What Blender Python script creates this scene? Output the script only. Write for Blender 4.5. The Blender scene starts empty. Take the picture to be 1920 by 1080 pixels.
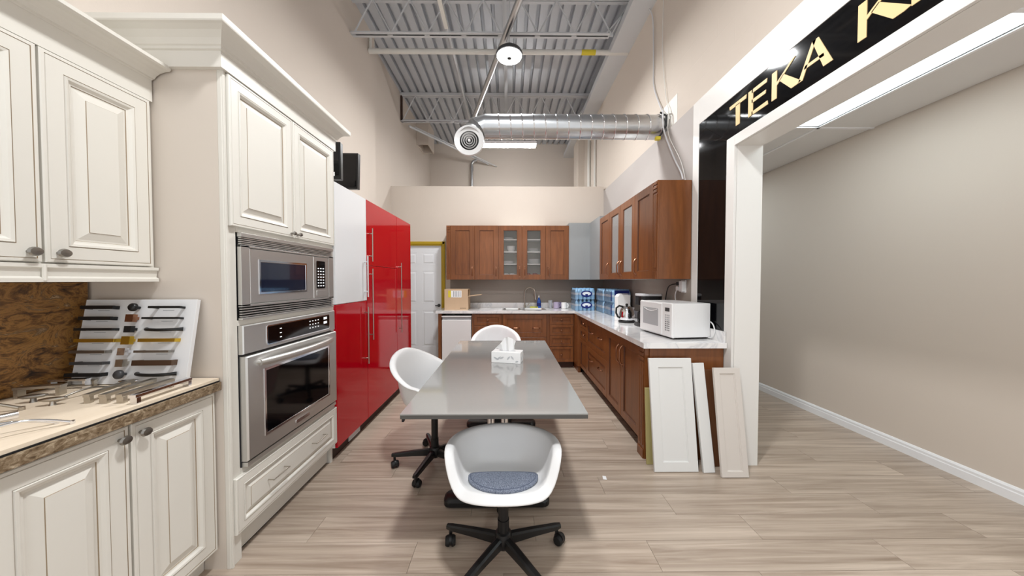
import bpy, bmesh, math, random
from mathutils import Vector, Matrix
random.seed(7)
S = bpy.context.scene
COL = S.collection

# ------------------------------------------------------------------ camera, world, exposure
FPX, CAMH = 600.0, 1.39
cd = bpy.data.cameras.new('camera'); cam = bpy.data.objects.new('camera', cd); COL.objects.link(cam)
cd.sensor_width = 36.0; cd.lens = FPX / 1920 * 36.0; cd.clip_start = 0.02; cd.clip_end = 100
cam.location = (0, 0, CAMH)
cam.rotation_euler = (math.radians(90) - math.atan(14 / FPX), 0, -math.atan(5 / FPX))
S.camera = cam
S.view_settings.view_transform = 'Standard'; S.view_settings.look = 'None'
S.view_settings.gamma = 1.0; S.view_settings.use_curve_mapping = False
S.view_settings.exposure = -0.05
w = bpy.data.worlds.new('world'); S.world = w; w.use_nodes = True
w.node_tree.nodes['Background'].inputs[0].default_value = (0.98, 0.99, 1.0, 1)
w.node_tree.nodes['Background'].inputs[1].default_value = 1.2
LAMP_W = 80.0
PANEL_E = 6.0

# ------------------------------------------------------------------ materials
def lin(c):
    c = c / 255.0
    return c / 12.92 if c <= 0.04045 else ((c + 0.055) / 1.055) ** 2.4
def rgb(r, g, b): return (lin(r), lin(g), lin(b), 1)
MATS = {}
def mat(name, col, rough=0.5, metal=0.0, coat=0.0, spec=0.5, bump=0.0, bscale=200.0, trans=0.0, alpha=1.0, ior=1.45, mottle=0.0, mscale=3.0):
    if name in MATS: return MATS[name]
    m = bpy.data.materials.new(name); m.use_nodes = True; MATS[name] = m
    nt = m.node_tree; b = nt.nodes['Principled BSDF']
    b.inputs['Base Color'].default_value = col; b.inputs['Roughness'].default_value = rough
    b.inputs['Metallic'].default_value = metal; b.inputs['Coat Weight'].default_value = coat
    b.inputs['Coat Roughness'].default_value = 0.03
    b.inputs['Specular IOR Level'].default_value = spec; b.inputs['IOR'].default_value = ior
    b.inputs['Transmission Weight'].default_value = trans; b.inputs['Alpha'].default_value = alpha
    tc = nt.nodes.new('ShaderNodeTexCoord')
    if bump > 0:
        n = nt.nodes.new('ShaderNodeTexNoise'); n.inputs['Scale'].default_value = bscale; n.inputs['Detail'].default_value = 3
        nt.links.new(tc.outputs['Object'], n.inputs['Vector'])
        bp = nt.nodes.new('ShaderNodeBump'); bp.inputs['Strength'].default_value = bump; bp.inputs['Distance'].default_value = 0.004
        nt.links.new(n.outputs['Fac'], bp.inputs['Height']); nt.links.new(bp.outputs['Normal'], b.inputs['Normal'])
    if mottle > 0:
        n = nt.nodes.new('ShaderNodeTexNoise'); n.inputs['Scale'].default_value = mscale; n.inputs['Detail'].default_value = 4
        nt.links.new(tc.outputs['Object'], n.inputs['Vector'])
        mx = nt.nodes.new('ShaderNodeMix'); mx.data_type = 'RGBA'
        mx.inputs[6].default_value = tuple(c * (1 - mottle) for c in col[:3]) + (1,)
        mx.inputs[7].default_value = tuple(min(1, c * (1 + mottle)) for c in col[:3]) + (1,)
        nt.links.new(n.outputs['Fac'], mx.inputs[0]); nt.links.new(mx.outputs[2], b.inputs['Base Color'])
    return m
def emit(name, col, strength):
    m = bpy.data.materials.new(name); m.use_nodes = True; nt = m.node_tree
    b = nt.nodes['Principled BSDF']; b.inputs['Base Color'].default_value = (0.8, 0.8, 0.8, 1)
    b.inputs['Emission Color'].default_value = col; b.inputs['Emission Strength'].default_value = strength
    MATS[name] = m; return m
def ramp(nt, stops):
    r = nt.nodes.new('ShaderNodeValToRGB'); e = r.color_ramp.elements
    while len(e) < len(stops): e.new(0.5)
    for i, (p, c) in enumerate(stops): e[i].position = p; e[i].color = c
    return r
def grain(name, c0, c1, scale, stretch, rough=0.4, coat=0.0, rnd=0.0, bump=0.02, detail=6.0):
    """streaky wood: noise squeezed along the grain axis; rnd = piece to piece tone change"""
    m = bpy.data.materials.new(name); m.use_nodes = True; MATS[name] = m
    nt = m.node_tree; b = nt.nodes['Principled BSDF']
    b.inputs['Roughness'].default_value = rough; b.inputs['Coat Weight'].default_value = coat; b.inputs['Coat Roughness'].default_value = 0.15
    tc = nt.nodes.new('ShaderNodeTexCoord'); mp = nt.nodes.new('ShaderNodeMapping'); mp.inputs['Scale'].default_value = stretch
    oi = nt.nodes.new('ShaderNodeObjectInfo')
    va = nt.nodes.new('ShaderNodeVectorMath'); va.operation = 'ADD'
    sc = nt.nodes.new('ShaderNodeVectorMath'); sc.operation = 'SCALE'; sc.inputs[0].default_value = (37.0, 19.0, 11.0)
    nt.links.new(oi.outputs['Random'], sc.inputs['Scale']); nt.links.new(tc.outputs['Object'], va.inputs[0]); nt.links.new(sc.outputs[0], va.inputs[1])
    nt.links.new(va.outputs[0], mp.inputs['Vector'])
    n = nt.nodes.new('ShaderNodeTexNoise'); n.inputs['Scale'].default_value = scale; n.inputs['Detail'].default_value = detail
    n.inputs['Roughness'].default_value = 0.65; n.inputs['Distortion'].default_value = 0.6
    nt.links.new(mp.outputs[0], n.inputs['Vector'])
    r = ramp(nt, [(0.28, c0), (0.72, c1)]); nt.links.new(n.outputs['Fac'], r.inputs[0])
    out = r.outputs[0]
    if rnd > 0:
        hs = nt.nodes.new('ShaderNodeHueSaturation'); mr = nt.nodes.new('ShaderNodeMapRange')
        mr.inputs['To Min'].default_value = 1 - rnd; mr.inputs['To Max'].default_value = 1 + rnd
        nt.links.new(oi.outputs['Random'], mr.inputs['Value']); nt.links.new(mr.outputs[0], hs.inputs['Value'])
        nt.links.new(out, hs.inputs['Color']); out = hs.outputs[0]
    nt.links.new(out, b.inputs['Base Color'])
    if bump:
        bp = nt.nodes.new('ShaderNodeBump'); bp.inputs['Strength'].default_value = bump; bp.inputs['Distance'].default_value = 0.003
        nt.links.new(n.outputs['Fac'], bp.inputs['Height']); nt.links.new(bp.outputs['Normal'], b.inputs['Normal'])
    return m

M_wall = mat('beige_wall_paint', rgb(204, 193, 182), 0.85, bump=0.12, bscale=90, mottle=0.03, mscale=2)
M_wallgrey = mat('grey_wall_paint', rgb(182, 176, 172), 0.8, bump=0.05, bscale=150)
M_splash = mat('taupe_wall_paint', rgb(150, 141, 132), 0.6, bump=0.04, bscale=150)
M_inner = mat('side_room_paint', rgb(216, 204, 192), 0.8, bump=0.04, bscale=160)
M_trim = mat('white_trim_gloss', rgb(230, 228, 224), 0.3)
M_base = mat('white_baseboard', rgb(244, 244, 246), 0.4)
M_cream = mat('cream_lacquer', rgb(223, 220, 212), 0.35, mottle=0.015, mscale=6)
M_glaze = mat('brown_glaze_line', rgb(150, 132, 108), 0.6)
M_cherry = grain('cherry_wood', rgb(105, 59, 26), rgb(138, 82, 40), 2.2, (9, 9, 0.9), rough=0.36, coat=0.1, rnd=0.06)
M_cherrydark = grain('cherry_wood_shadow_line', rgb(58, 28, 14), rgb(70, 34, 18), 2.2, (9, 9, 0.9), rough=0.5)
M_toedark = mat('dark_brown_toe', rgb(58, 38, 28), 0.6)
M_red = mat('red_gloss', rgb(176, 0, 22), 0.06, coat=0.0, spec=0.5)
M_whitegloss = mat('white_gloss', rgb(226, 227, 229), 0.25, coat=0.3)
M_whiteplastic = mat('white_plastic', rgb(230, 230, 230), 0.3)
M_whitemelamine = mat('white_melamine', rgb(248, 247, 244), 0.5)
M_greymelamine = mat('grey_primed_panel', rgb(152, 155, 156), 0.6, mottle=0.03, mscale=12)
M_black = mat('black_plastic', rgb(22, 22, 23), 0.35)
M_blackglass = mat('black_glass', rgb(6, 6, 8), 0.06, spec=0.5)
M_chrome = mat('chrome', rgb(225, 225, 228), 0.08, metal=1.0)
M_nickel = mat('brushed_nickel', rgb(186, 180, 170), 0.3, metal=1.0)
M_pewter = mat('pewter', rgb(150, 146, 140), 0.35, metal=1.0)
M_bronze = mat('antique_bronze', rgb(166, 120, 94), 0.3, metal=1.0)
M_gold = mat('satin_gold', rgb(214, 178, 70), 0.3, metal=1.0)
M_galv = mat('galvanised_steel', rgb(200, 202, 204), 0.28, metal=1.0, mottle=0.06, mscale=14)
M_joist = mat('grey_steel_paint', rgb(200, 202, 205), 0.5)
M_deck = mat('steel_deck', rgb(192, 196, 202), 0.45, metal=0.2, mottle=0.06, mscale=5)
M_pipewhite = mat('white_pipe', rgb(220, 218, 212), 0.45)
M_yellow = mat('yellow_label', rgb(220, 200, 60), 0.6)
M_yellowtrim = mat('mustard_gloss_paint', rgb(176, 146, 30), 0.3)
M_doorwhite = mat('white_door_paint', rgb(226, 228, 232), 0.4)
M_table = mat('grey_quartz', rgb(152, 152, 150), 0.08, coat=0.6, mottle=0.02, mscale=60)
M_edgeshade = mat('grey_quartz_shaded_edge', rgb(84, 83, 81), 0.3)  # same quartz as the top, with the edge's shade put into the colour
M_shell = mat('white_shell_plastic', rgb(232, 232, 232), 0.28)
M_card = mat('cardboard', rgb(200, 172, 142), 0.85, mottle=0.04, mscale=20)
M_paper = mat('white_paper', rgb(244, 244, 244), 0.8)
M_navy = mat('navy_print', rgb(20, 40, 120), 0.4)
M_signgold = mat('gold_leaf_letter', rgb(236, 206, 150), 0.45)
M_greige = mat('greige_lacquer', rgb(212, 205, 198), 0.4)
M_olive = mat('raw_board_edge', rgb(176, 164, 110), 0.7)
M_rubber = mat('black_rubber', rgb(16, 16, 17), 0.6)
M_tile = mat('white_ceiling_tile', rgb(226, 224, 222), 0.9, bump=0.06, bscale=300)
M_grey = mat('mid_grey_plastic', rgb(120, 120, 122), 0.4)
M_darkgrey = mat('dark_grey_plastic', rgb(60, 60, 62), 0.4)
M_lightgrey = mat('light_grey_plastic', rgb(205, 205, 207), 0.3)
M_print = mat('grey_print', rgb(165, 168, 172), 0.7)
M_blueliquid = mat('blue_soap', rgb(40, 95, 190), 0.15, coat=0.5)
M_green = mat('yellow_green_sponge', rgb(196, 196, 90), 0.9)
M_lilac = mat('lilac_mug', rgb(175, 165, 190), 0.35)
M_plate = mat('white_porcelain', rgb(244, 244, 242), 0.15)
M_water = mat('blue_pet_bottle', rgb(186, 224, 250), 0.12, trans=0.05, coat=0.4)
M_waterlabel = mat('bottle_label', rgb(242, 249, 255), 0.4)
M_watercap = mat('bottle_cap', rgb(160, 205, 240), 0.4)
M_maple = grain('beige_board', rgb(222, 205, 182), rgb(232, 217, 196), 1.5, (8, 0.8, 8), rough=0.5, bump=0.0)
M_plank = grain('ash_laminate', rgb(140, 122, 106), rgb(202, 186, 170), 1.6, (0.6, 15, 4), rough=0.34, rnd=0.05, bump=0.01)
M_floorgap = mat('plank_gap', rgb(120, 104, 90), 0.9)
def stainless():
    m = mat('stainless_steel', rgb(212, 211, 208), 0.36, metal=0.92); nt = m.node_tree; b = nt.nodes['Principled BSDF']
    tc = nt.nodes.new('ShaderNodeTexCoord'); mp = nt.nodes.new('ShaderNodeMapping'); mp.inputs['Scale'].default_value = (60, 1.5, 60)
    n = nt.nodes.new('ShaderNodeTexNoise'); n.inputs['Scale'].default_value = 1.0
    nt.links.new(tc.outputs['Object'], mp.inputs[0]); nt.links.new(mp.outputs[0], n.inputs['Vector'])
    mr = nt.nodes.new('ShaderNodeMapRange'); mr.inputs['To Min'].default_value = 0.34; mr.inputs['To Max'].default_value = 0.42
    nt.links.new(n.outputs['Fac'], mr.inputs['Value']); nt.links.new(mr.outputs[0], b.inputs['Roughness'])
    return m
M_steel = stainless()
def marble():
    m = bpy.data.materials.new('white_marble_laminate'); m.use_nodes = True; nt = m.node_tree; b = nt.nodes['Principled BSDF']
    b.inputs['Roughness'].default_value = 0.12; b.inputs['Coat Weight'].default_value = 0.3
    tc = nt.nodes.new('ShaderNodeTexCoord'); n = nt.nodes.new('ShaderNodeTexNoise'); n.inputs['Scale'].default_value = 2.6
    n.inputs['Detail'].default_value = 7; n.inputs['Distortion'].default_value = 1.6
    nt.links.new(tc.outputs['Object'], n.inputs['Vector'])
    r = ramp(nt, [(0.44, rgb(238, 237, 236)), (0.492, rgb(214, 214, 216)), (0.505, rgb(230, 230, 231)), (0.56, rgb(238, 237, 236))])
    nt.links.new(n.outputs['Fac'], r.inputs[0]); nt.links.new(r.outputs[0], b.inputs['Base Color']); return m
M_marble = marble()
def stone(name, stops, scale, rough, dist=1.2, stretch=(1, 1, 1.6)):
    m = bpy.data.materials.new(name); m.use_nodes = True; nt = m.node_tree; b = nt.nodes['Principled BSDF']
    b.inputs['Roughness'].default_value = rough
    tc = nt.nodes.new('ShaderNodeTexCoord'); mp = nt.nodes.new('ShaderNodeMapping'); mp.inputs['Scale'].default_value = stretch; mp.inputs['Rotation'].default_value = (0.5, 0.2, 0)
    nt.links.new(tc.outputs['Object'], mp.inputs[0])
    n = nt.nodes.new('ShaderNodeTexNoise'); n.inputs['Scale'].default_value = scale; n.inputs['Detail'].default_value = 10; n.inputs['Roughness'].default_value = 0.7; n.inputs['Distortion'].default_value = dist
    nt.links.new(mp.outputs[0], n.inputs['Vector'])
    r = ramp(nt, stops); nt.links.new(n.outputs['Fac'], r.inputs[0]); nt.links.new(r.outputs[0], b.inputs['Base Color'])
    bp = nt.nodes.new('ShaderNodeBump'); bp.inputs['Strength'].default_value = 0.25; bp.inputs['Distance'].default_value = 0.004
    nt.links.new(n.outputs['Fac'], bp.inputs['Height']); nt.links.new(bp.outputs['Normal'], b.inputs['Normal']); return m
M_slate = stone('brown_slate', [(0.34, rgb(40, 26, 16)), (0.45, rgb(112, 77, 40)), (0.53, rgb(160, 116, 62)), (0.60, rgb(98, 72, 46)), (0.70, rgb(196, 168, 128))], 9.0, 0.35, 2.0)
M_slateedge = stone('brown_stone_laminate', [(0.30, rgb(52, 38, 26)), (0.45, rgb(112, 92, 68)), (0.58, rgb(150, 132, 108)), (0.7, rgb(204, 188, 162))], 48, 0.4, stretch=(1, 0.8, 1.2))
def fabric():
    m = bpy.data.materials.new('blue_grey_fabric'); m.use_nodes = True; nt = m.node_tree; b = nt.nodes['Principled BSDF']; b.inputs['Roughness'].default_value = 0.95
    tc = nt.nodes.new('ShaderNodeTexCoord'); n = nt.nodes.new('ShaderNodeTexNoise'); n.inputs['Scale'].default_value = 260; n.inputs['Detail'].default_value = 2
    nt.links.new(tc.outputs['Object'], n.inputs['Vector'])
    r = ramp(nt, [(0.35, rgb(78, 86, 104)), (0.65, rgb(142, 150, 166))]); nt.links.new(n.outputs['Fac'], r.inputs[0]); nt.links.new(r.outputs[0], b.inputs['Base Color'])
    bp = nt.nodes.new('ShaderNodeBump'); bp.inputs['Strength'].default_value = 0.5; bp.inputs['Distance'].default_value = 0.002
    nt.links.new(n.outputs['Fac'], bp.inputs['Height']); nt.links.new(bp.outputs['Normal'], b.inputs['Normal']); return m
M_fabric = fabric()
def blockwall():
    m = mat('painted_block_wall', rgb(207, 196, 184), 0.85); nt = m.node_tree; b = nt.nodes['Principled BSDF']
    tc = nt.nodes.new('ShaderNodeTexCoord'); mp = nt.nodes.new('ShaderNodeMapping'); mp.inputs['Rotation'].default_value = (0, math.radians(90), 0)
    mp2 = nt.nodes.new('ShaderNodeSeparateXYZ'); cb = nt.nodes.new('ShaderNodeCombineXYZ')
    nt.links.new(tc.outputs['Object'], mp2.inputs[0]); nt.links.new(mp2.outputs['Y'], cb.inputs['X']); nt.links.new(mp2.outputs['Z'], cb.inputs['Y'])
    br = nt.nodes.new('ShaderNodeTexBrick'); br.inputs['Scale'].default_value = 1.0
    br.inputs['Brick Width'].default_value = 0.4; br.inputs['Row Height'].default_value = 0.2; br.inputs['Mortar Size'].default_value = 0.005; br.inputs['Mortar Smooth'].default_value = 0.6
    nt.links.new(cb.outputs[0], br.inputs['Vector'])
    bp = nt.nodes.new('ShaderNodeBump'); bp.inputs['Strength'].default_value = 0.18; bp.inputs['Distance'].default_value = 0.004; bp.invert = True
    nt.links.new(br.outputs['Fac'], bp.inputs['Height']); nt.links.new(bp.outputs['Normal'], b.inputs['Normal']); return m
M_block = blockwall()
def glass(name, tint, milk=0.0):
    m = bpy.data.materials.new(name); m.use_nodes = True; nt = m.node_tree; nt.nodes.remove(nt.nodes['Principled BSDF'])
    o = nt.nodes['Material Output']; t = nt.nodes.new('ShaderNodeBsdfTransparent'); t.inputs[0].default_value = tint
    g = nt.nodes.new('ShaderNodeBsdfGlossy'); g.inputs['Roughness'].default_value = 0.02
    f = nt.nodes.new('ShaderNodeFresnel'); f.inputs[0].default_value = 1.25; mx = nt.nodes.new('ShaderNodeMixShader')
    nt.links.new(f.outputs[0], mx.inputs[0]); nt.links.new(t.outputs[0], mx.inputs[1]); nt.links.new(g.outputs[0], mx.inputs[2]); out = mx.outputs[0]
    if milk > 0:
        df = nt.nodes.new('ShaderNodeBsdfDiffuse'); df.inputs[0].default_value = (0.86, 0.88, 0.87, 1); m2 = nt.nodes.new('ShaderNodeMixShader'); m2.inputs[0].default_value = milk
        nt.links.new(out, m2.inputs[1]); nt.links.new(df.outputs[0], m2.inputs[2]); out = m2.outputs[0]
    nt.links.new(out, o.inputs[0])
    return m
M_pane = glass('clear_pane', (1, 1, 1, 1), 0.03)
M_frost = glass('hazy_pane', (1, 1, 1, 1), 0.26)
M_film = glass('shrink_film', (0.90, 0.95, 1.0, 1))
M_lampface = emit('lamp_lens', (1.0, 0.98, 0.95, 1), 60.0)
M_tube = emit('lit_diffuser', (0.98, 0.99, 1.0, 1), 90.0)
M_panel = emit('lit_troffer', (0.84, 0.96, 1.0, 1), PANEL_E)
M_led = emit('oven_keys', (0.9, 0.95, 1.0, 1), 0.6)

# ------------------------------------------------------------------ mesh builder
class G:
    def __init__(s, F=None): s.V = []; s.Fc = []; s.mi = []; s.F = F; s.m = 0
    def v(s, p):
        s.V.append(tuple(s.F(*p)) if s.F else tuple(p)); return len(s.V) - 1
    def f(s, idx, m=None): s.Fc.append(tuple(idx)); s.mi.append(s.m if m is None else m)
    def box(s, x0, x1, y0, y1, z0, z1, m=None):
        i = [s.v((x, y, z)) for x in (x0, x1) for y in (y0, y1) for z in (z0, z1)]
        for q in ((0, 1, 3, 2), (4, 6, 7, 5), (0, 4, 5, 1), (2, 3, 7, 6), (0, 2, 6, 4), (1, 5, 7, 3)): s.f([i[k] for k in q], m)
        return s
    def ring(s, u0, u1, v0, v1, prof, mis=None, back=True, cap=True):
        rings = []
        for ins, ww in prof:
            rings.append([s.v((u0 + ins, v0 + ins, ww)), s.v((u1 - ins, v0 + ins, ww)), s.v((u1 - ins, v1 - ins, ww)), s.v((u0 + ins, v1 - ins, ww))])
        for k in range(len(rings) - 1):
            a, b = rings[k], rings[k + 1]; m = mis[k] if mis else None
            for j in range(4): s.f((a[j], a[(j + 1) % 4], b[(j + 1) % 4], b[j]), m)
        if back: s.f(rings[0][::-1])
        if cap: s.f(rings[-1])
        return s
    def loft(s, rings, cap0=True, cap1=True, closed=True, m=None):
        R = [[s.v(p) for p in r] for r in rings]; n = len(R[0])
        for k in range(len(R) - 1):
            for j in range(n if closed else n - 1): s.f((R[k][j], R[k][(j + 1) % n], R[k + 1][(j + 1) % n], R[k + 1][j]), m)
        if cap0: s.f(R[0][::-1], m)
        if cap1: s.f(R[-1], m)
        return s
    def tube(s, pts, r, n=8, m=None, cap=True, close=False):
        P = [Vector(p) for p in pts]; rs = r if isinstance(r, (list, tuple)) else [r] * len(P)
        up = None; rings = []
        for i, p in enumerate(P):
            d = (P[min(i + 1, len(P) - 1)] - P[max(i - 1, 0)]).normalized()
            if up is None:
                a = Vector((0, 0, 1)) if abs(d.z) < 0.9 else Vector((1, 0, 0)); up = (a - d * a.dot(d)).normalized()
            else: up = (up - d * up.dot(d)).normalized()
            q = d.cross(up)
            rings.append([tuple(p + (up * math.cos(2 * math.pi * k / n) + q * math.sin(2 * math.pi * k / n)) * rs[i]) for k in range(n)])
        return s.loft(rings, cap, cap, True, m)
    def cyl(s, p0, p1, r0, r1=None, n=16, m=None): return s.tube([p0, p1], [r0, r0 if r1 is None else r1], n, m)
    def lathe(s, prof, c=(0, 0, 0), n=24, m=None, ms=None, cap0=True, cap1=True):
        R = []
        for r, z in prof: R.append([s.v((c[0] + r * math.cos(2 * math.pi * k / n), c[1] + r * math.sin(2 * math.pi * k / n), c[2] + z)) for k in range(n)])
        for k in range(len(R) - 1):
            for j in range(n): s.f((R[k][j], R[k][(j + 1) % n], R[k + 1][(j + 1) % n], R[k + 1][j]), ms[k] if ms else m)
        if cap0 and prof[0][0] > 1e-4: s.f(R[0][::-1], ms[0] if ms else m)
        if cap1 and prof[-1][0] > 1e-4: s.f(R[-1], ms[-1] if ms else m)
        return s
    def prism(s, poly, c0, c1, m=None):          # poly in first two axes, extruded on the third
        a = [s.v((p[0], p[1], c0)) for p in poly]; b = [s.v((p[0], p[1], c1)) for p in poly]; n = len(poly)
        for j in range(n): s.f((a[j], a[(j + 1) % n], b[(j + 1) % n], b[j]), m)
        s.f(a[::-1], m); s.f(b, m); return s
    def rot(s, M):
        s.V = [tuple(M @ Vector(p)) for p in s.V]; return s

WL = {}
def link(o, parent, loc):
    COL.objects.link(o); WL[o.name] = Vector(loc)
    if parent is not None:
        o.parent = parent; o.location = Vector(loc) - WL[parent.name]
    else: o.location = loc
def mesh(name, g, mats, smooth=None):
    V = [Vector(p) for p in g.V]
    lo = Vector([min(p[i] for p in V) for i in range(3)]); hi = Vector([max(p[i] for p in V) for i in range(3)])
    c = Vector(((lo.x + hi.x) / 2, (lo.y + hi.y) / 2, lo.z))
    me = bpy.data.meshes.new(name); me.from_pydata([tuple(p - c) for p in V], [], g.Fc)
    for m in (mats if isinstance(mats, (list, tuple)) else [mats]): me.materials.append(m)
    me.polygons.foreach_set('material_index', g.mi)
    b = bmesh.new(); b.from_mesh(me); bmesh.ops.remove_doubles(b, verts=b.verts, dist=1e-6); bmesh.ops.recalc_face_normals(b, faces=b.faces); b.to_mesh(me); b.free()
    if smooth is not None:
        me.polygons.foreach_set('use_smooth', [True] * len(me.polygons)); me.set_sharp_from_angle(angle=math.radians(smooth))
    me.update(); return me, c
def obj(name, g, mats, parent=None, smooth=None, bev=0.0, label=None):
    me, c = mesh(name, g, mats, smooth)
    o = bpy.data.objects.new(name, me); link(o, parent, c)
    if bev:
        md = o.modifiers.new('bevel', 'BEVEL'); md.width = bev; md.segments = 2; md.limit_method = 'ANGLE'; md.angle_limit = math.radians(50)
        md.harden_normals = False
    if label: o['label'] = label
    return o
def tag(o, label, cat, group=None):
    o['label'] = label; o['category'] = cat
    if group: o['group'] = group
    return o
def thing(name, label, cat, loc=(0, 0, 0), group=None):
    o = bpy.data.objects.new(name, None); o.empty_display_size = 0.1; link(o, None, loc); return tag(o, label, cat, group)
def struct(name, g, mats, smooth=None, bev=0.0, parent=None):
    o = obj(name, g, mats, parent, smooth, bev)
    if parent is None: o['kind'] = 'structure'
    return o
def place(root, loc, rz=0.0, rx=0.0, ry=0.0):
    root.location = loc; root.rotation_euler = (rx, ry, rz)
def copy_tree(o, parent=None):
    c = o.copy(); COL.objects.link(c); c.parent = parent
    for ch in list(o.children): copy_tree(ch, c)
    return c
def FL(X0): return lambda u, v, ww: (X0 + ww, u, v)      # faces +x : u = y, v = z
def FR(X0): return lambda u, v, ww: (X0 - ww, u, v)      # faces -x
def FB(Y0): return lambda u, v, ww: (u, Y0 - ww, v)      # faces the camera
def I(u, v, ww): return (u, v, ww)
def arc(cx, cy, r, a0, a1, n): return [(cx + r * math.cos(math.radians(a0 + (a1 - a0) * i / n)), cy + r * math.sin(math.radians(a0 + (a1 - a0) * i / n))) for i in range(n + 1)]
def rrect(x0, x1, y0, y1, r, n=4):
    return arc(x1 - r, y1 - r, r, 0, 90, n) + arc(x0 + r, y1 - r, r, 90, 180, n) + arc(x0 + r, y0 + r, r, 180, 270, n) + arc(x1 - r, y0 + r, r, 270, 360, n)

# ------------------------------------------------------------------ the shell of the place
XL, XL2, YP, YF, ZD = -1.98, -2.07, 5.65, 8.45, 4.95
XR, XU, XI = 1.66, 1.69, 3.19
floor = struct('floor', G().box(-2.3, 3.4, -1.2, 8.6, -0.06, -0.012), M_floorgap)
PW, PL = 0.185, 1.22
pm_full, pc = mesh('plank', G().box(0, PL - 0.0016, 0, PW - 0.0016, -0.011, 0), M_plank)
r = 0; y = -1.1
offs = [0.0, 0.44, 0.83, 0.21, 0.62, 1.02]
while y < 5.64:
    x = -2.06 - offs[r % 6] + random.uniform(-0.05, 0.05)
    while x < 3.19:
        a, b = max(x, -2.065), min(x + PL, 3.188)
        if b - a > 0.02:
            if b - a > PL - 1e-4: o = bpy.data.objects.new('plank', pm_full); link(o, floor, (x + (PL - 0.0016) / 2, y + (PW - 0.0016) / 2, -0.011))
            else: obj('plank', G().box(a, b - 0.0016, y, y + PW - 0.0016, -0.011, 0), M_plank, floor)
        x += PL
    y += PW; r += 1
struct('wall_left', G().box(-2.3, XL, -1.2, 4.80, 0, 5.1).box(-2.3, XL2, 4.80, 8.6, 0, 5.1), M_wall)
struct('wall_back', G().box(XL2, -2.035, YP, YP + 0.12, 0, 3.04).box(-2.035, -1.125, YP, YP + 0.12, 2.075, 3.04).box(-1.125, XR, YP, YP + 0.12, 0, 3.04), M_wall)
struct('wall_far', G().box(-2.3, 1.9, YF, YF + 0.15, 0, 5.1), M_wall)
struct('wall_right', G().box(XR, 1.865, 2.90, YP + 0.12, 0, 2.966), M_wallgrey)
struct('wall_right_upper', G().box(XU, 1.9, -1.2, YF, 2.967, 5.1).box(1.55, XU, 7.25, 7.75, 2.967, ZD), M_block)
wru = bpy.data.objects['wall_right_upper']
obj('paint_patch', G().box(XU - 0.004, XU - 0.0002, 3.24, 3.62, 2.968, 3.27), mat('pale_patch_paint', rgb(236, 232, 224), 0.8), wru, label='pale unpainted patch around the duct')
struct('wall_side_room', G().box(XI, 3.4, -1.2, 6.6, 0, 2.9), M_inner)
struct('wall_side_room_end', G().box(1.87, XI, 6.5, 6.6, 0, 2.9), M_inner)
bb = G(); bb.loft([[(XI, yy, 0), (XI - 0.016, yy, 0), (XI - 0.016, yy, 0.055), (XI - 0.013, yy, 0.062), (XI - 0.013, yy, 0.078), (XI - 0.006, yy, 0.092), (XI, yy, 0.092)] for yy in (-1.2, 6.5)])
struct('baseboard_right', bb, M_base)
# grey painted splash area behind the brown cabinets, in two boards
struct('trim_1', G().box(-1.04, XR, YP - 0.006, YP, 1.155, 2.29).box(-1.04, XR, YP - 0.011, YP, 0.90, 1.153), M_splash)
struct('trim_2', G().box(XR - 0.006, XR, 2.903, YP - 0.012, 0.90, 1.50), M_splash)
# white casing of the wide opening and its deep jamb and header
struct('trim_3', G().box(1.675, 1.865, 2.36, 2.899, 0, 2.966).box(1.675, 1.865, -1.2, 2.36, 2.383, 2.966), M_trim)
struct('trim_4', G().box(1.655, 1.674, 2.81, 2.899, 0, 2.966).box(1.655, 1.674, -1.2, 2.81, 2.752, 2.966)
       .box(1.655, 1.674, 2.362, 2.448, 0, 2.457).box(1.655, 1.674, -1.2, 2.362, 2.384, 2.457), M_trim, bev=0.0015)
# corrugated deck, ribs run to the back
g = G(); prof = []; x = -2.14
while x < 1.75:
    prof += [(x, ZD), (x + 0.098, ZD), (x + 0.106, ZD + 0.06), (x + 0.142, ZD + 0.06)]; x += 0.15
g.loft([[(p, -1.2, z) for p, z in prof] + [(prof[-1][0], -1.2, ZD + 0.15), (prof[0][0], -1.2, ZD + 0.15)], [(p, YF, z) for p, z in prof] + [(prof[-1][0], YF, ZD + 0.15), (prof[0][0], YF, ZD + 0.15)]], True, True)
struct('ceiling', g, M_deck)
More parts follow.
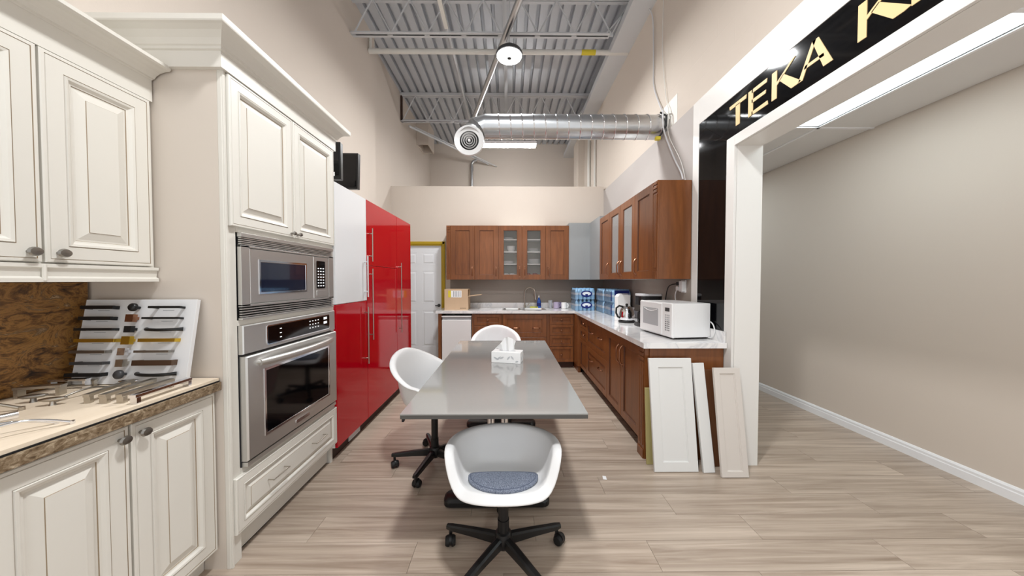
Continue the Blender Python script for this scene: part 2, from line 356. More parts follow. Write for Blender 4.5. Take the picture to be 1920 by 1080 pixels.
# dropped ceiling of the side room: tiles in a white grid
ZC = 2.72
tiles = struct('ceiling_side_room', G().box(1.87, XI, -1.2, 6.5, ZC + 0.03, ZC + 0.06), M_tile)
xs = [1.87, 2.10, 2.70, XI]; ys = [-1.2, -0.85, 0.37, 1.59, 2.81, 4.03, 5.25, 6.5]
for i in range(3):
    for j in range(7):
        if i == 1 and j in (1, 3, 5): continue
        obj('ceiling_tile', G().box(xs[i] + 0.008, xs[i + 1] - 0.008, ys[j] + 0.008, ys[j + 1] - 0.008, ZC + 0.006, ZC + 0.022), M_tile, tiles)
g = G()
for xx in xs[1:3]: g.box(xx - 0.012, xx + 0.012, -1.2, 6.5, ZC, ZC + 0.006)
for yy in ys[1:-1]: g.box(1.87, XI, yy - 0.012, yy + 0.012, ZC, ZC + 0.006)
obj('ceiling_grid', g, M_base, tiles)
for j, lab in ((1, 'unseen recessed white troffer light in the side room ceiling, nearer the room entrance'), (3, 'recessed lit troffer panel in the side room ceiling beyond the black sign'), (5, 'added unseen lit troffer deep in the side room behind the white jamb')):  # only the middle one shows; the deep troffer is added to brighten the room
    t = thing('troffer_light', lab, 'ceiling light', (2.40, ys[j] + 0.61, ZC))
    obj('frame', G().box(2.115, 2.685, ys[j] + 0.015, ys[j + 1] - 0.015, ZC + 0.012, ZC + 0.028), M_base, t)
    obj('diffuser', G().box(2.135, 2.665, ys[j] + 0.035, ys[j + 1] - 0.035, ZC + 0.004, ZC + 0.012), M_panel, t)

# ------------------------------------------------------------------ roof steel
def joist(yj, zb, zt, xa, xb, lab):
    t = thing('roof_joist', lab, 'joist', (0, yj, zb), None)
    obj('top_chord', G().box(XL2, 1.60, yj - 0.05, yj - 0.006, zt - 0.045, zt).box(XL2, 1.60, yj + 0.006, yj + 0.05, zt - 0.045, zt), M_joist, t)
    obj('bottom_chord', G().box(xa, xb, yj - 0.045, yj - 0.007, zb, zb + 0.006).box(xa, xb, yj + 0.007, yj + 0.045, zb, zb + 0.006)
        .box(xa, xb, yj - 0.012, yj - 0.007, zb, zb + 0.04).box(xa, xb, yj + 0.007, yj + 0.012, zb, zb + 0.04), M_joist, t)
    n = 7; step = (xb - xa) / n; g0 = zb + 0.02
    for k in range(n + 1):
        xk = xa + 0.03 + step * k
        if k <= n:
            obj('gusset', G().box(xk - 0.045, xk + 0.02, yj - 0.007, yj + 0.007, zb - 0.001, zb + 0.04), M_joist, t)
        for dx in (-0.5, 0.5):
            xt = xk + dx * step
            if xt < XL2 + 0.02 or xt > 1.62: continue
            obj('web_bar', G().cyl((xk, yj, g0), (xt, yj, zt - 0.03), 0.010, n=6), M_joist, t, smooth=40)
    obj('web_bar', G().cyl((xb - 0.05, yj, g0), (1.58, yj, zt - 0.03), 0.010, n=6), M_joist, t)
    obj('seat_post', G().box(XL2 + 0.005, XL2 + 0.03, yj - 0.03, yj + 0.03, zb, zt - 0.04), M_toedark, t)
joist(4.10, 4.47, ZD - 0.004, -1.975, 1.26, 'grey open-web roof joist just above the hanging lamp, in front of the white cross pipe')
joist(6.20, 4.42, ZD - 0.004, XL2 + 0.005, 1.30, 'grey open-web roof joist above the silver spiral duct, behind the white cross pipe')
t = tag(obj('perimeter_beam', G().box(1.42, 1.69, 0.2, YF, 4.60, 4.625).box(1.665, 1.689, 0.2, YF, 4.625, ZD - 0.002).box(1.42, 1.445, 0.2, YF, 4.625, 4.70), mat('pale_steel_paint', rgb(206, 208, 210), 0.5)), 'pale grey steel ledger beam along the block wall under the deck', 'beam')
tag(obj('cross_pipe', G().cyl((-1.975, 4.60, 4.62), (1.68, 4.60, 4.62), 0.034, n=14), M_pipewhite, smooth=40), 'white pipe running across under the deck with a yellow label', 'pipe')
cp = bpy.data.objects['cross_pipe']
obj('pipe_label', G().cyl((1.02, 4.60, 4.62), (1.22, 4.60, 4.62), 0.0352, n=14), M_yellow, cp, smooth=40, label='yellow pipe label')
obj('drop_end', G().cyl((-1.955, 4.60, 4.62), (-1.955, 4.60, 4.80), 0.018, n=10), M_pipewhite, cp, smooth=40)
tag(obj('skew_pipe', G().cyl((0.17, 3.25, 4.36), (-0.72, 6.15, 4.36), 0.037, n=14), M_galv, smooth=40), 'shiny galvanised pipe crossing at an angle beside the hanging lamp', 'pipe')
tag(obj('bridging_bar', G().box(-0.085, -0.035, 1.0, YF - 0.3, 4.84, 4.848).box(-0.085, -0.078, 1.0, YF - 0.3, 4.80, 4.84), M_joist), 'straight grey bridging angle running from front to back over the lamp', 'brace')
tag(obj('conduit', G().cyl((-0.855, 1.0, 4.86), (-0.855, YF - 0.01, 4.86), 0.022, n=10), M_joist, smooth=40), 'thin grey conduit running front to back under the deck left of the lamp', 'pipe')
tag(obj('white_tube', G().box(-0.80, -0.755, 1.0, 4.04, 4.50, 4.53), M_pipewhite), 'slim white tube ending at the joist above the lamp', 'strip')  # a white conduit, gives no light
# spiral duct, elbow and round diffuser
t = thing('spiral_duct', 'silver spiral duct from the block wall with a round diffuser at its elbow', 'duct', (0.66, 3.52, 2.93))
YD, ZDU, RD = 3.52, 3.06, 0.124
g = G(); g.cyl((-0.26, YD, ZDU), (1.685, YD, ZDU), RD, n=40); obj('duct_pipe', g, M_galv, t, smooth=40)
for k in range(15):
    x0 = -0.14 + k * 0.123
    pts = [(x0 + 0.0615 * (a / 20.0), YD + (RD + 0.001) * math.cos(2 * math.pi * a / 20), ZDU + (RD + 0.001) * math.sin(2 * math.pi * a / 20)) for a in range(21)]
    obj('seam', G().tube(pts, 0.0065, 6, cap=True), M_chrome, t, smooth=60)
g = G(); rings = []
B0, B1, B2, B3 = Vector((-0.255, YD, ZDU)), Vector((-0.40, YD, ZDU)), Vector((-0.41, 3.50, 2.92)), Vector((-0.41, 3.335, 2.835))
for k, sv in enumerate((0.0, 0.30, 0.30, 0.62, 0.62, 1.0)):
    c = B0 * (1 - sv) ** 3 + 3 * B1 * sv * (1 - sv) ** 2 + 3 * B2 * sv * sv * (1 - sv) + B3 * sv ** 3
    d = (3 * (B1 - B0) * (1 - sv) ** 2 + 6 * (B2 - B1) * sv * (1 - sv) + 3 * (B3 - B2) * sv * sv).normalized()
    n1 = Vector((0, 0, 1)); n1 = (n1 - d * n1.dot(d)).normalized(); n2 = d.cross(n1)
    rings.append([tuple(c + (n2 * math.cos(2 * math.pi * j / 32) + n1 * math.sin(2 * math.pi * j / 32)) * RD * (1.0 if k % 2 == 0 or k == 5 else 1.015)) for j in range(32)])
g.loft(rings, True, False)
obj('elbow', g, M_galv, t, smooth=25)
def dring(r0, r1, y0, y1):
    g = G(); n = 40
    R = [[(-0.41 + rr * math.cos(2 * math.pi * j / n), yy, 2.822 + rr * math.sin(2 * math.pi * j / n)) for j in range(n)] for rr, yy in ((r0, y1), (r0, y0), (r1, y0 - 0.012), (r1, y1))]
    return g.loft(R + [R[0]], False, False)
df = obj('diffuser', dring(0.098, 0.152, 3.31, 3.33), M_whiteplastic, t, smooth=40)
obj('diffuser_throat', G().cyl((-0.41, 3.335, 2.822), (-0.41, 3.35, 2.822), 0.13, n=32), M_rubber, df)
for rr in (0.078, 0.056, 0.034): obj('diffuser_ring', dring(rr - 0.006, rr + 0.003, 3.312, 3.322), M_whiteplastic, df, smooth=40)
obj('diffuser_hub', G().cyl((-0.41, 3.30, 2.822), (-0.41, 3.33, 2.822), 0.014, n=16), M_whiteplastic, df, smooth=40)
obj('wire_bundle', G().tube([(1.60, 3.42, 3.17), (1.645, 3.385, 3.12), (1.65, 3.39, 3.02), (1.60, 3.42, 2.93), (1.57, 3.43, 2.90)], 0.010, 8), M_black, t, smooth=60, label='black and yellow wire bundle at the duct end')
obj('wire_nut', G().box(1.55, 1.60, 3.40, 3.44, 2.88, 2.915), M_yellow, t, bev=0.004)

# ------------------------------------------------------------------ hanging lamps
def highbay(loc, lab):
    x, y, z = loc
    t = thing('highbay_lamp', lab, 'lamp', loc)
    obj('housing', G().lathe([(0.03, 0.13), (0.06, 0.12), (0.07, 0.06), (0.15, 0.05), (0.165, 0.02), (0.165, 0.0), (0.15, -0.004)], (x, y, z), 32), M_darkgrey, t, smooth=40)
    obj('lens', G().lathe([(0.034, -0.012), (0.148, -0.012), (0.152, -0.004), (0.034, -0.004)], (x, y, z), 32), M_lampface, t)
    obj('sensor_hub', G().lathe([(0.0, -0.034), (0.026, -0.032), (0.036, -0.018), (0.036, 0.0)], (x, y, z), 20), M_rubber, t, smooth=40)
    obj('hook_rod', G().cyl((x, y, z + 0.12), (x, y, ZD + 0.01), 0.006, n=8), M_joist, t)
    ld = bpy.data.lights.new('highbay_light', 'AREA'); ld.shape = 'DISK'; ld.size = 0.30; ld.energy = LAMP_W; ld.color = (0.975, 0.99, 1.0); ld.spread = math.radians(170)
    lo = bpy.data.objects.new('highbay_light', ld); link(lo, t, (x, y, z - 0.0135))
highbay((0.0, 4.0, 4.15), 'round glowing highbay lamp hanging from the deck in front of the white cross pipe')
highbay((0.05, 0.85, 4.15), 'round glowing highbay lamp hanging over the cream cabinets and the near chair')
t = thing('strip_light', 'lit white strip fixture hanging behind the silver duct', 'lamp', (0.0, 6.7, 4.17))
obj('housing', G().box(-0.62, 0.56, 6.62, 6.78, 4.20, 4.25), M_base, t, bev=0.004)
obj('diffuser', G().loft([[(xx, 6.63, 4.20), (xx, 6.66, 4.155), (xx, 6.74, 4.155), (xx, 6.77, 4.20)] for xx in (-0.60, 0.54)]), M_tube, t)
for xx in (-0.5, 0.45): obj('hanger_wire', G().cyl((xx, 6.7, 4.25), (xx, 6.7, ZD), 0.003, n=6), M_joist, t)
# bits on the far and left walls
t = thing('square_box_duct', 'beige painted square duct box high in the corner of the left wall', 'duct', (-1.93, 7.4, 4.42))
g = G(); z0, z1 = 4.42, ZD - 0.001; x0, x1, y0, y1 = XL2 + 0.002, -1.80, 7.22, 7.75
g.loft([[(x0, y0, z1), (x1, y0, z1), (x1, y1, z1), (x0, y1, z1)], [(x0, y0, z0), (x1, y0, z0), (x1, y1, z0), (x0, y1, z0)], [(x0 + 0.02, y0 + 0.02, z0), (x1 - 0.02, y0 + 0.02, z0), (x1 - 0.02, y1 - 0.02, z0), (x0 + 0.02, y1 - 0.02, z0)], [(x0 + 0.02, y0 + 0.02, z0 + 0.2), (x1 - 0.02, y0 + 0.02, z0 + 0.2), (x1 - 0.02, y1 - 0.02, z0 + 0.2), (x0 + 0.02, y1 - 0.02, z0 + 0.2)]])
obj('sleeve', g, M_wall, t)
t = thing('sprinkler_pipe', 'thin grey pipes slanting down from the left wall to the far wall', 'pipe', (-1.2, 7.3, 4.3))
obj('pipe', G().cyl((-1.955, 6.33, 4.40), (-0.55, YF - 0.03, 4.42), 0.020, n=10), M_joist, t, smooth=40)
obj('pipe', G().cyl((-1.9, 6.5, 4.47), (-0.33, YF - 0.03, 4.36), 0.010, n=8), M_joist, t, smooth=40)
t = thing('vent_pipe', 'upright grey vent pipe standing in front of the far wall', 'pipe', (-0.97, 8.36, 0))
obj('riser', G().cyl((-0.97, 8.36, 0), (-0.97, 8.36, 4.30), 0.035, n=14), M_galv, t, smooth=40)
obj('elbow', G().tube([(-0.97, 8.36, 4.30), (-0.97, 8.36, 4.40), (-0.93, 8.36, 4.47), (-0.84, 8.36, 4.50)], 0.035, 14), M_galv, t, smooth=60)
obj('coupling', G().cyl((-0.97, 8.36, 4.24), (-0.97, 8.36, 4.34), 0.045, n=14), M_galv, t, smooth=40)
for xx, yy, rr in ((1.66, 6.70, 0.035), (1.66, 6.25, 0.02)):
    tag(obj('wall_conduit', G().cyl((xx, yy, 2.9), (xx, yy, ZD - 0.36), rr, n=12), M_pipewhite, smooth=40),
        'wide pale upright pipe on the block wall beyond the low partition' if rr > 0.03 else 'slim pale upright pipe on the block wall beyond the low partition', 'pipe')
# cables on the right wall
def cable(name, lab, pts, r, m):
    P = [Vector(p) for p in pts]; out = []
    for i in range(len(P) - 1):
        p0, p1, p2, p3 = P[max(i - 1, 0)], P[i], P[i + 1], P[min(i + 2, len(P) - 1)]
        for k in range(6):
            s = k / 6.0
            out.append(tuple(0.5 * ((2 * p1) + (p2 - p0) * s + (2 * p0 - 5 * p1 + 4 * p2 - p3) * s * s + (3 * p1 - p0 - 3 * p2 + p3) * s ** 3)))
    out.append(tuple(P[-1]))
    return tag(obj(name, G().tube(out, r, 8), m, smooth=60), lab, 'cable')
cable('grey_cable', 'grey cable dropping from the ledger beam to the duct end and the cherry cabinet', [(1.655, 3.85, 4.60), (1.67, 3.78, 4.42), (1.675, 3.76, 3.9), (1.675, 3.74, 3.62), (1.66, 3.50, 3.22), (1.60, 3.36, 3.15), (1.60, 3.34, 2.95), (1.635, 3.2, 2.62), (1.63, 3.05, 2.42), (1.61, 2.98, 2.328)], 0.0075, M_lightgrey)
cable('white_cable', 'thin white cable hanging down the block wall above the duct end', [(1.672, 3.52, 4.60), (1.673, 3.54, 3.9), (1.674, 3.45, 3.35), (1.66, 3.36, 3.15), (1.645, 3.33, 2.9), (1.65, 3.1, 2.55), (1.645, 3.0, 2.328)], 0.004, M_pipewhite)

# ------------------------------------------------------------------ black sign with gold letters
t = thing('shop_sign', 'black glass sign band with gold letters over the opening', 'sign', (1.65, 2.63, 0.0))
hp = obj('header_panel', G(lambda y, z, x: (x, y, z)).prism([(-1.2, 2.459), (2.449, 2.459), (2.808, 2.750), (-1.2, 2.750)], 1.658, 1.674), M_blackglass, t)
obj('jamb_panel', G(lambda y, z, x: (x, y, z)).prism([(2.450, 0.0), (2.808, 0.0), (2.808, 2.748), (2.450, 2.4585)], 1.658, 1.674), M_blackglass, t)
def letter(polys):
    g = G(lambda y, z, x: (x, y, z))
    for p in polys: g.prism(p, 1.6545, 1.6578)
    return obj('letter', g, M_signgold, hp, label='gold letter')
b0, t0 = 2.519, 2.690
letter([[(2.422, t0), (2.250, t0), (2.254, t0 - 0.026), (2.418, t0 - 0.026)], [(2.356, t0 - 0.02), (2.314, t0 - 0.02), (2.314, b0), (2.352, b0)]])
letter([[(2.232, t0), (2.190, t0), (2.190, b0), (2.232, b0)], [(2.20, t0), (2.071, t0), (2.075, t0 - 0.024), (2.20, t0 - 0.024)], [(2.20, 2.622), (2.080, 2.622), (2.083, 2.600), (2.20, 2.600)], [(2.20, b0 + 0.022), (2.066, b0 + 0.026), (2.062, b0), (2.20, b0)]])
def letter_k(y0):   # y0 = far edge of the stem; reads towards the camera
    letter([[(y0, t0), (y0 - 0.037, t0), (y0 - 0.037, b0), (y0, b0)], [(y0 - 0.037, 2.596), (y0 - 0.037, 2.616), (y0 - 0.145, t0), (y0 - 0.165, t0)], [(y0 - 0.055, 2.616), (y0 - 0.085, 2.638), (y0 - 0.205, b0 + 0.006), (y0 - 0.180, b0), (y0 - 0.140, b0)]])
letter_k(2.033)
letter([[(1.766, t0 + 0.004), (1.742, t0 + 0.004), (1.820, b0), (1.848, b0)], [(1.766, t0 + 0.004), (1.730, t0 + 0.004), (1.650, b0), (1.700, b0)], [(1.805, 2.590), (1.700, 2.590), (1.695, 2.572), (1.812, 2.572)]])
letter_k(1.534)
letter([[(1.330, t0), (1.292, t0), (1.292, b0), (1.330, b0)]])

# ------------------------------------------------------------------ cabinet vocabulary
def knob(parent, F, u, v, w0, m=M_pewter, r=0.016):
    g = G(F); prof = [(0.006, w0), (0.006, w0 + 0.012), (r * 0.7, w0 + 0.016), (r, w0 + 0.022), (r * 0.8, w0 + 0.029), (0.002, w0 + 0.031)]
    g.loft([[(u + rr * math.cos(2 * math.pi * k / 16) * 1.25, v + rr * math.sin(2 * math.pi * k / 16), ww) for k in range(16)] for rr, ww in prof])
    return obj('knob', g, m, parent, smooth=50)
def bar_handle(parent, F, u0, v0, u1, v1, w0, stand=0.035, r=0.006, m=M_nickel, name='handle', inset=0.04):
    g = G(F); g.tube([(u0, v0, w0 + stand), (u1, v1, w0 + stand)], r, 10)
    L = math.hypot(u1 - u0, v1 - v0); du, dv = (u1 - u0) / L, (v1 - v0) / L
    for s in (inset, L - inset): g.tube([(u0 + du * s, v0 + dv * s, w0), (u0 + du * s, v0 + dv * s, w0 + stand)], r * 0.9, 8)
    return obj(name, g, m, parent, smooth=40)
def arch_pull(parent, F, u0, v0, u1, v1, w0, stand=0.03, r=0.0055, m=M_bronze):
    r *= 1.25
    g = G(F); pts = []
    for k in range(13):
        s = k / 12.0; h = stand * min(1.0, 1.25 * math.sin(math.pi * s) ** 0.6) if 0 < s < 1 else 0
        pts.append((u0 + (u1 - u0) * s, v0 + (v1 - v0) * s, w0 + h))
    g.tube(pts, r, 8)
    for uu, vv in ((u0, v0), (u1, v1)): g.tube([(uu, vv, w0), (uu, vv, w0 + 0.006)], 0.011, 12)
    return obj('handle', g, m, parent, smooth=50)
CREAM_P = [(0, 0), (0, 0.017), (0.003, 0.020), (0.012, 0.020), (0.0135, 0.0175), (0.015, 0.020), (0.060, 0.020), (0.0615, 0.0175), (0.064, 0.023), (0.072, 0.021), (0.080, 0.013), (0.086, 0.011), (0.0875, 0.008)]
CREAM_M = [0, 0, 0, 1, 0, 0, 1, 0, 0, 0, 0, 1]
def cream_door(parent, F, u0, u1, v0, v1, sc=1.0, name='door'):
    g = G(F); P = [(a * sc, b) for a, b in CREAM_P]; g.ring(u0, u1, v0, v1, P, CREAM_M, cap=False)
    d = obj(name, g, [M_cream, M_glaze], parent)
    g = G(F); e = 0.0875 * sc
    g.ring(u0 + e, u1 - e, v0 + e, v1 - e, [(0, 0.002), (0, 0.008), (0.006, 0.008), (0.034 * sc, 0.0175), (0.0355 * sc, 0.0195)], [0, 0, 0, 1])
    obj('panel', g, [M_cream, M_glaze], d); return d
def shaker(parent, F, u0, u1, v0, v1, stile=0.068, m=M_cherry, name='door', th=0.02, rec=0.010, dark=M_cherrydark):
    g = G(F); g.ring(u0, u1, v0, v1, [(0, 0), (0, th - 0.002), (0.002, th), (stile - 0.006, th), (stile - 0.004, th - 0.004), (stile, th - 0.005), (stile + 0.001, th - rec)], [0, 0, 0, 1, 0, 1], cap=False)
    d = obj(name, g, [m, dark], parent)
    obj('panel', G(F).ring(u0 + stile + 0.001, u1 - stile - 0.001, v0 + stile + 0.001, v1 - stile - 0.001, [(0, 0.002), (0, th - rec)]), m, d); return d
def glass_door(parent, F, u0, u1, v0, v1, stile=0.085, th=0.02, pane=None):
    g = G(F)
    g.ring(u0, u1, v0, v1, [(0, 0), (0, th - 0.002), (0.002, th), (stile - 0.006, th), (stile - 0.004, th - 0.004), (stile, th - 0.005), (stile, 0), (0, 0)], [0, 0, 0, 1, 0, 0, 0], back=False, cap=False)
    d = obj('door', g, [M_cherry, M_cherrydark], parent)
    obj('pane', G(F).box(u0 + stile, u1 - stile, v0 + stile, v1 - stile, 0.006, 0.010), pane or M_pane, d); return d
def flute_post(parent, F, u0, u1, v0, v1, ww=0.022):
    g = G(F); g.box(u0, u1, v0, v1, 0, ww - 0.006)
    p = obj('post', g, M_cherry, parent)
    wd = u1 - u0; hgt = v1 - v0
    for k in range(3): obj('reed', G(F).box(u0 + wd * (0.14 + 0.27 * k), u0 + wd * (0.14 + 0.27 * k + 0.18), v0 + 0.10 if hgt > 0.6 else v0 + 0.05, v1 - 0.12, ww - 0.006, ww), M_cherry, p, bev=0.002)
    for k in range(3): obj('block', G(F).box(u0 + wd * 0.08, u1 - wd * 0.08, v1 - 0.035 - 0.035 * k, v1 - 0.012 - 0.035 * k, ww - 0.006, ww + 0.003), M_cherry, p, bev=0.002)
    obj('foot_block', G(F).box(u0 + wd * 0.05, u1 - wd * 0.05, v0, v0 + 0.07, ww - 0.006, ww + 0.002), M_cherry, p, bev=0.002)
    return p
def crown(path_prof, parent, m=M_cream, name='crown'):
    return obj(name, path_prof, m, parent)

# ------------------------------------------------------------------ left: cream base cabinet, counter, upper cabinet
t = thing('base_cabinet', 'cream raised-panel base cabinet with two doors under the brown stone edge', 'cabinet', (-1.69, 1.16, 0))
obj('body', G().box(-1.965, -1.41, 0.80, 1.515, 0.1, 0.871), M_cream, t)
obj('toe_kick', G().box(-1.965, -1.465, 0.80, 1.515, 0, 0.1), M_cream, t)
F = FL(-1.41)
d = cream_door(t, F, 1.176, 1.510, 0.108, 0.862); knob(d, F, 1.205, 0.82, 0.02)
d = cream_door(t, F, 0.832, 1.168, 0.108, 0.862); knob(d, F, 1.140, 0.82, 0.02)
tag(obj('stone_countertop', G().box(-1.972, -1.362, 0.78, 1.516, 0.872, 0.912), M_slateedge, bev=0.003), 'brown stone-look countertop edge on the cream base cabinet', 'countertop')
t = thing('display_board', 'flat beige board lying on the brown countertop under the loose handles', 'board', (-1.67, 1.15, 0.912))
obj('underlay', G().box(-1.955, -1.368, 0.79, 1.512, 0.9125, 0.918), M_rubber, t)
obj('top_sheet', G().box(-1.955, -1.372, 0.79, 1.512, 0.918, 0.930), M_maple, t)
tag(obj('slate_backsplash', G().box(-1.979, -1.962, 0.78, 1.505, 0.931, 1.382), M_slate), 'dark brown slate splash panel on the wall behind the loose handles', 'panel')
t = thing('wall_cabinet', 'cream raised-panel wall cabinet with crown above the slate panel', 'cabinet', (-1.81, 1.16, 1.385))
obj('body', G().box(-1.978, -1.665, 0.80, 1.515, 1.45, 2.315), M_cream, t)
F = FL(-1.665)
d = cream_door(t, F, 1.152, 1.497, 1.455, 2.21); knob(d, F, 1.185, 1.49, 0.02)
d = cream_door(t, F, 0.803, 1.145, 1.455, 2.21); knob(d, F, 1.112, 1.49, 0.02)
g = G(); pr = [(-1.665, 1.45), (-1.640, 1.45), (-1.640, 1.437), (-1.648, 1.432), (-1.652, 1.405), (-1.640, 1.398), (-1.640, 1.385), (-1.665, 1.385)]
g.loft([[(p, yy, z) for p, z in pr] for yy in (0.80, 1.513)]); obj('light_rail', g, M_cream, t)
obj('rail_joint', G().cyl((-1.642, 1.145, 1.39), (-1.642, 1.145, 1.446), 0.006, n=8), M_cream, t, smooth=40)
pr = [(-1.70, 2.312), (-1.648, 2.312), (-1.644, 2.316), (-1.636, 2.318), (-1.628, 2.330), (-1.610, 2.342), (-1.585, 2.350), (-1.568, 2.352), (-1.56, 2.358), (-1.56, 2.372), (-1.70, 2.372)]
g = G(); g.loft([[(p, yy, z) for p, z in pr] for yy in (0.78, 1.512)]); obj('crown', g, M_cream, t)
obj('frieze', G().box(-1.666, -1.650, 0.80, 1.512, 2.214, 2.312), M_cream, t)

# ------------------------------------------------------------------ oven tower
t = thing('oven_tower', 'tall cream cabinet with crown housing the built-in steel oven and microwave', 'cabinet', (-1.66, 1.98, 0))
ty0, ty1, tx = 1.52, 2.44, -1.36
obj('side_panel', G().box(-1.978, tx, ty0, ty0 + 0.02, 0, 2.42), mat('beige_shaded_side', rgb(211, 201, 190), 0.5), t, label='beige side panel')  # beige is partly the panel's own tone, partly shade put into the colour
obj('side_panel', G().box(-1.978, tx, ty1 - 0.02, ty1, 0, 2.42), M_cream, t)
obj('back_panel', G().box(-1.978, -1.965, ty0 + 0.02, ty1 - 0.02, 0.1, 2.42), M_cream, t)
obj('stile', G().box(tx, tx + 0.02, ty0, 1.583, 0.0, 2.42).box(tx, tx + 0.028, 1.522, 1.534, 0.0, 2.40), M_cream, t, bev=0.002)
obj('stile', G().box(tx, tx + 0.02, 2.407, ty1, 0.16, 2.42), M_cream, t)
for z0, z1 in ((1.628, 1.66), (1.166, 1.192), (0.415, 0.452), (2.35, 2.42)): obj('rail', G().box(tx, tx + 0.02, 1.583, 2.407, z0, z1), M_cream, t)
for z0 in (0.425, 1.172, 1.635, 2.40): obj('shelf', G().box(-1.964, tx - 0.001, ty0 + 0.021, ty1 - 0.021, z0, z0 + 0.018), M_whitemelamine, t)
F = FL(tx + 0.02)
d = cream_door(t, F, 1.538, 1.980, 1.652, 2.362, 0.85); knob(d, F, 1.955, 1.675, 0.02, r=0.012)
d = cream_door(t, F, 1.986, 2.436, 1.652, 2.362, 0.85); knob(d, F, 2.010, 1.675, 0.02, r=0.012)
d = cream_door(t, F, 1.536, 2.438, 0.150, 0.425, 0.72, 'drawer')
for yy in (1.80, 2.19): bar_handle(d, F, yy - 0.065, 0.30, yy + 0.065, 0.30, 0.02, 0.032, 0.0035, M_nickel, inset=0.003)
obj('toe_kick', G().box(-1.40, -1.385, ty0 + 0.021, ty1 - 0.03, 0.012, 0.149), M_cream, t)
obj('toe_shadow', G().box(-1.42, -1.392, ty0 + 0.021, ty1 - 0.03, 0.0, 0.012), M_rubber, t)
prof = [(-0.02, 2.368), (0.022, 2.368), (0.022, 2.440), (0.030, 2.444), (0.030, 2.456), (0.036, 2.460), (0.046, 2.482), (0.066, 2.503), (0.088, 2.513), (0.098, 2.516), (0.10, 2.522), (0.10, 2.545), (-0.02, 2.545)]
path = [(-1.978, 1.52, 0, -1), (-1.34, 1.52, 1, -1), (-1.34, 2.44, 1, 1), (-1.978, 2.44, 0, 1)]
g = G(); g.loft([[(px + dx * o_, py + dy * o_, z) for o_, z in prof] for px, py, dx, dy in path]); obj('crown', g, M_cream, t)
# oven
t = thing('wall_oven', 'stainless steel built-in wall oven with black window below the microwave', 'oven', (-1.6, 1.99, 0.452))
obj('body', G().box(-1.90, -1.339, 1.59, 2.40, 0.455, 1.165), M_darkgrey, t)
F = FL(-1.339)
cp_ = obj('control_panel', G(F).ring(1.585, 2.412, 1.022, 1.166, [(0, 0), (0, 0.020), (0.004, 0.026)]), M_steel, t)
obj('display_bezel', G(F).prism(rrect(1.735, 2.335, 1.040, 1.146, 0.012), 0.026, 0.029), M_chrome, cp_)
obj('display', G(F).prism(rrect(1.742, 2.328, 1.046, 1.140, 0.008), 0.029, 0.0305), M_blackglass, cp_)
g = G(F)
for k in range(4):
    for j in range(3): g.box(2.10 + 0.03 * k, 2.112 + 0.03 * k, 1.075 + 0.022 * j, 1.081 + 0.022 * j, 0.0305, 0.0309)
for j in range(3): g.box(1.83, 1.845, 1.066 + 0.024 * j, 1.071 + 0.024 * j, 0.0305, 0.0309)
for k in range(2): g.box(2.26, 2.30, 1.085 + 0.03 * k, 1.102 + 0.03 * k, 0.0305, 0.0309)
obj('keypad', g, M_led, cp_)
dr = obj('door', G(F).ring(1.590, 2.412, 0.484, 1.010, [(0, 0), (0, 0.028), (0.006, 0.036)]), M_steel, t)
obj('window_frame', G(F).ring(1.700, 2.312, 0.562, 0.922, [(0, 0.034), (0, 0.039), (0.012, 0.039), (0.014, 0.036)], cap=False, back=False), M_chrome, dr)
obj('window', G(F).box(1.712, 2.300, 0.574, 0.910, 0.034, 0.0375), M_blackglass, dr)
g = G(F); pts = [(1.665 + 0.665 * k / 16.0, 0.965, 0.045 + 0.045 * math.sin(math.pi * k / 16.0) ** 0.7) for k in range(17)]; g.tube(pts, [0.016] + [0.019] * 15 + [0.016], 14)
g.tube([(1.675, 0.965, 0.034), (1.675, 0.965, 0.05)], 0.014, 12).tube([(2.32, 0.965, 0.034), (2.32, 0.965, 0.05)], 0.014, 12)
obj('handle', g, M_steel, dr, smooth=50)
bd = obj('badge', G(F).prism(rrect(1.945, 2.075, 0.517, 0.537, 0.005), 0.036, 0.040), M_chrome, dr)
obj('badge_plate', G(F).box(1.952, 2.068, 0.523, 0.531, 0.040, 0.0405), M_darkgrey, bd) if False else None
obj('vent_strip', G(F).box(1.592, 2.408, 0.456, 0.478, 0.0, 0.030), M_steel, t, bev=0.002)
# built-in microwave
t = thing('built_in_microwave', 'stainless built-in microwave with louvred trim above the oven', 'microwave', (-1.6, 1.99, 1.195))
obj('body', G().box(-1.85, -1.339, 1.60, 2.39, 1.20, 1.615), M_darkgrey, t)
fr = obj('trim_frame', G(F).box(1.588, 1.640, 1.262, 1.565, 0, 0.020).box(2.352, 2.412, 1.262, 1.565, 0, 0.020).box(1.588, 2.412, 1.606, 1.626, 0, 0.022).box(1.588, 2.412, 1.556, 1.566, 0, 0.020).box(1.588, 2.412, 1.258, 1.270, 0, 0.020).box(1.588, 2.412, 1.194, 1.204, 0, 0.022), M_steel, t, bev=0.001)
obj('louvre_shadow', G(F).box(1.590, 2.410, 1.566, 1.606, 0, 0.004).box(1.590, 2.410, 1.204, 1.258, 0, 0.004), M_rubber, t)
for z0 in (1.570, 1.5795, 1.589, 1.5985, 1.208, 1.2205, 1.233, 1.2455): obj('louvre', G(F).box(1.590, 2.410, z0, z0 + 0.0052, 0.004, 0.018), M_steel, fr)
md = obj('door', G(F).ring(1.642, 2.172, 1.272, 1.554, [(0, 0), (0, 0.014), (0.003, 0.018)]), M_steel, t)
obj('window_frame', G(F).ring(1.700, 2.095, 1.318, 1.500, [(0, 0.016), (0, 0.0215), (0.010, 0.0215), (0.012, 0.019)], cap=False, back=False), M_chrome, md)
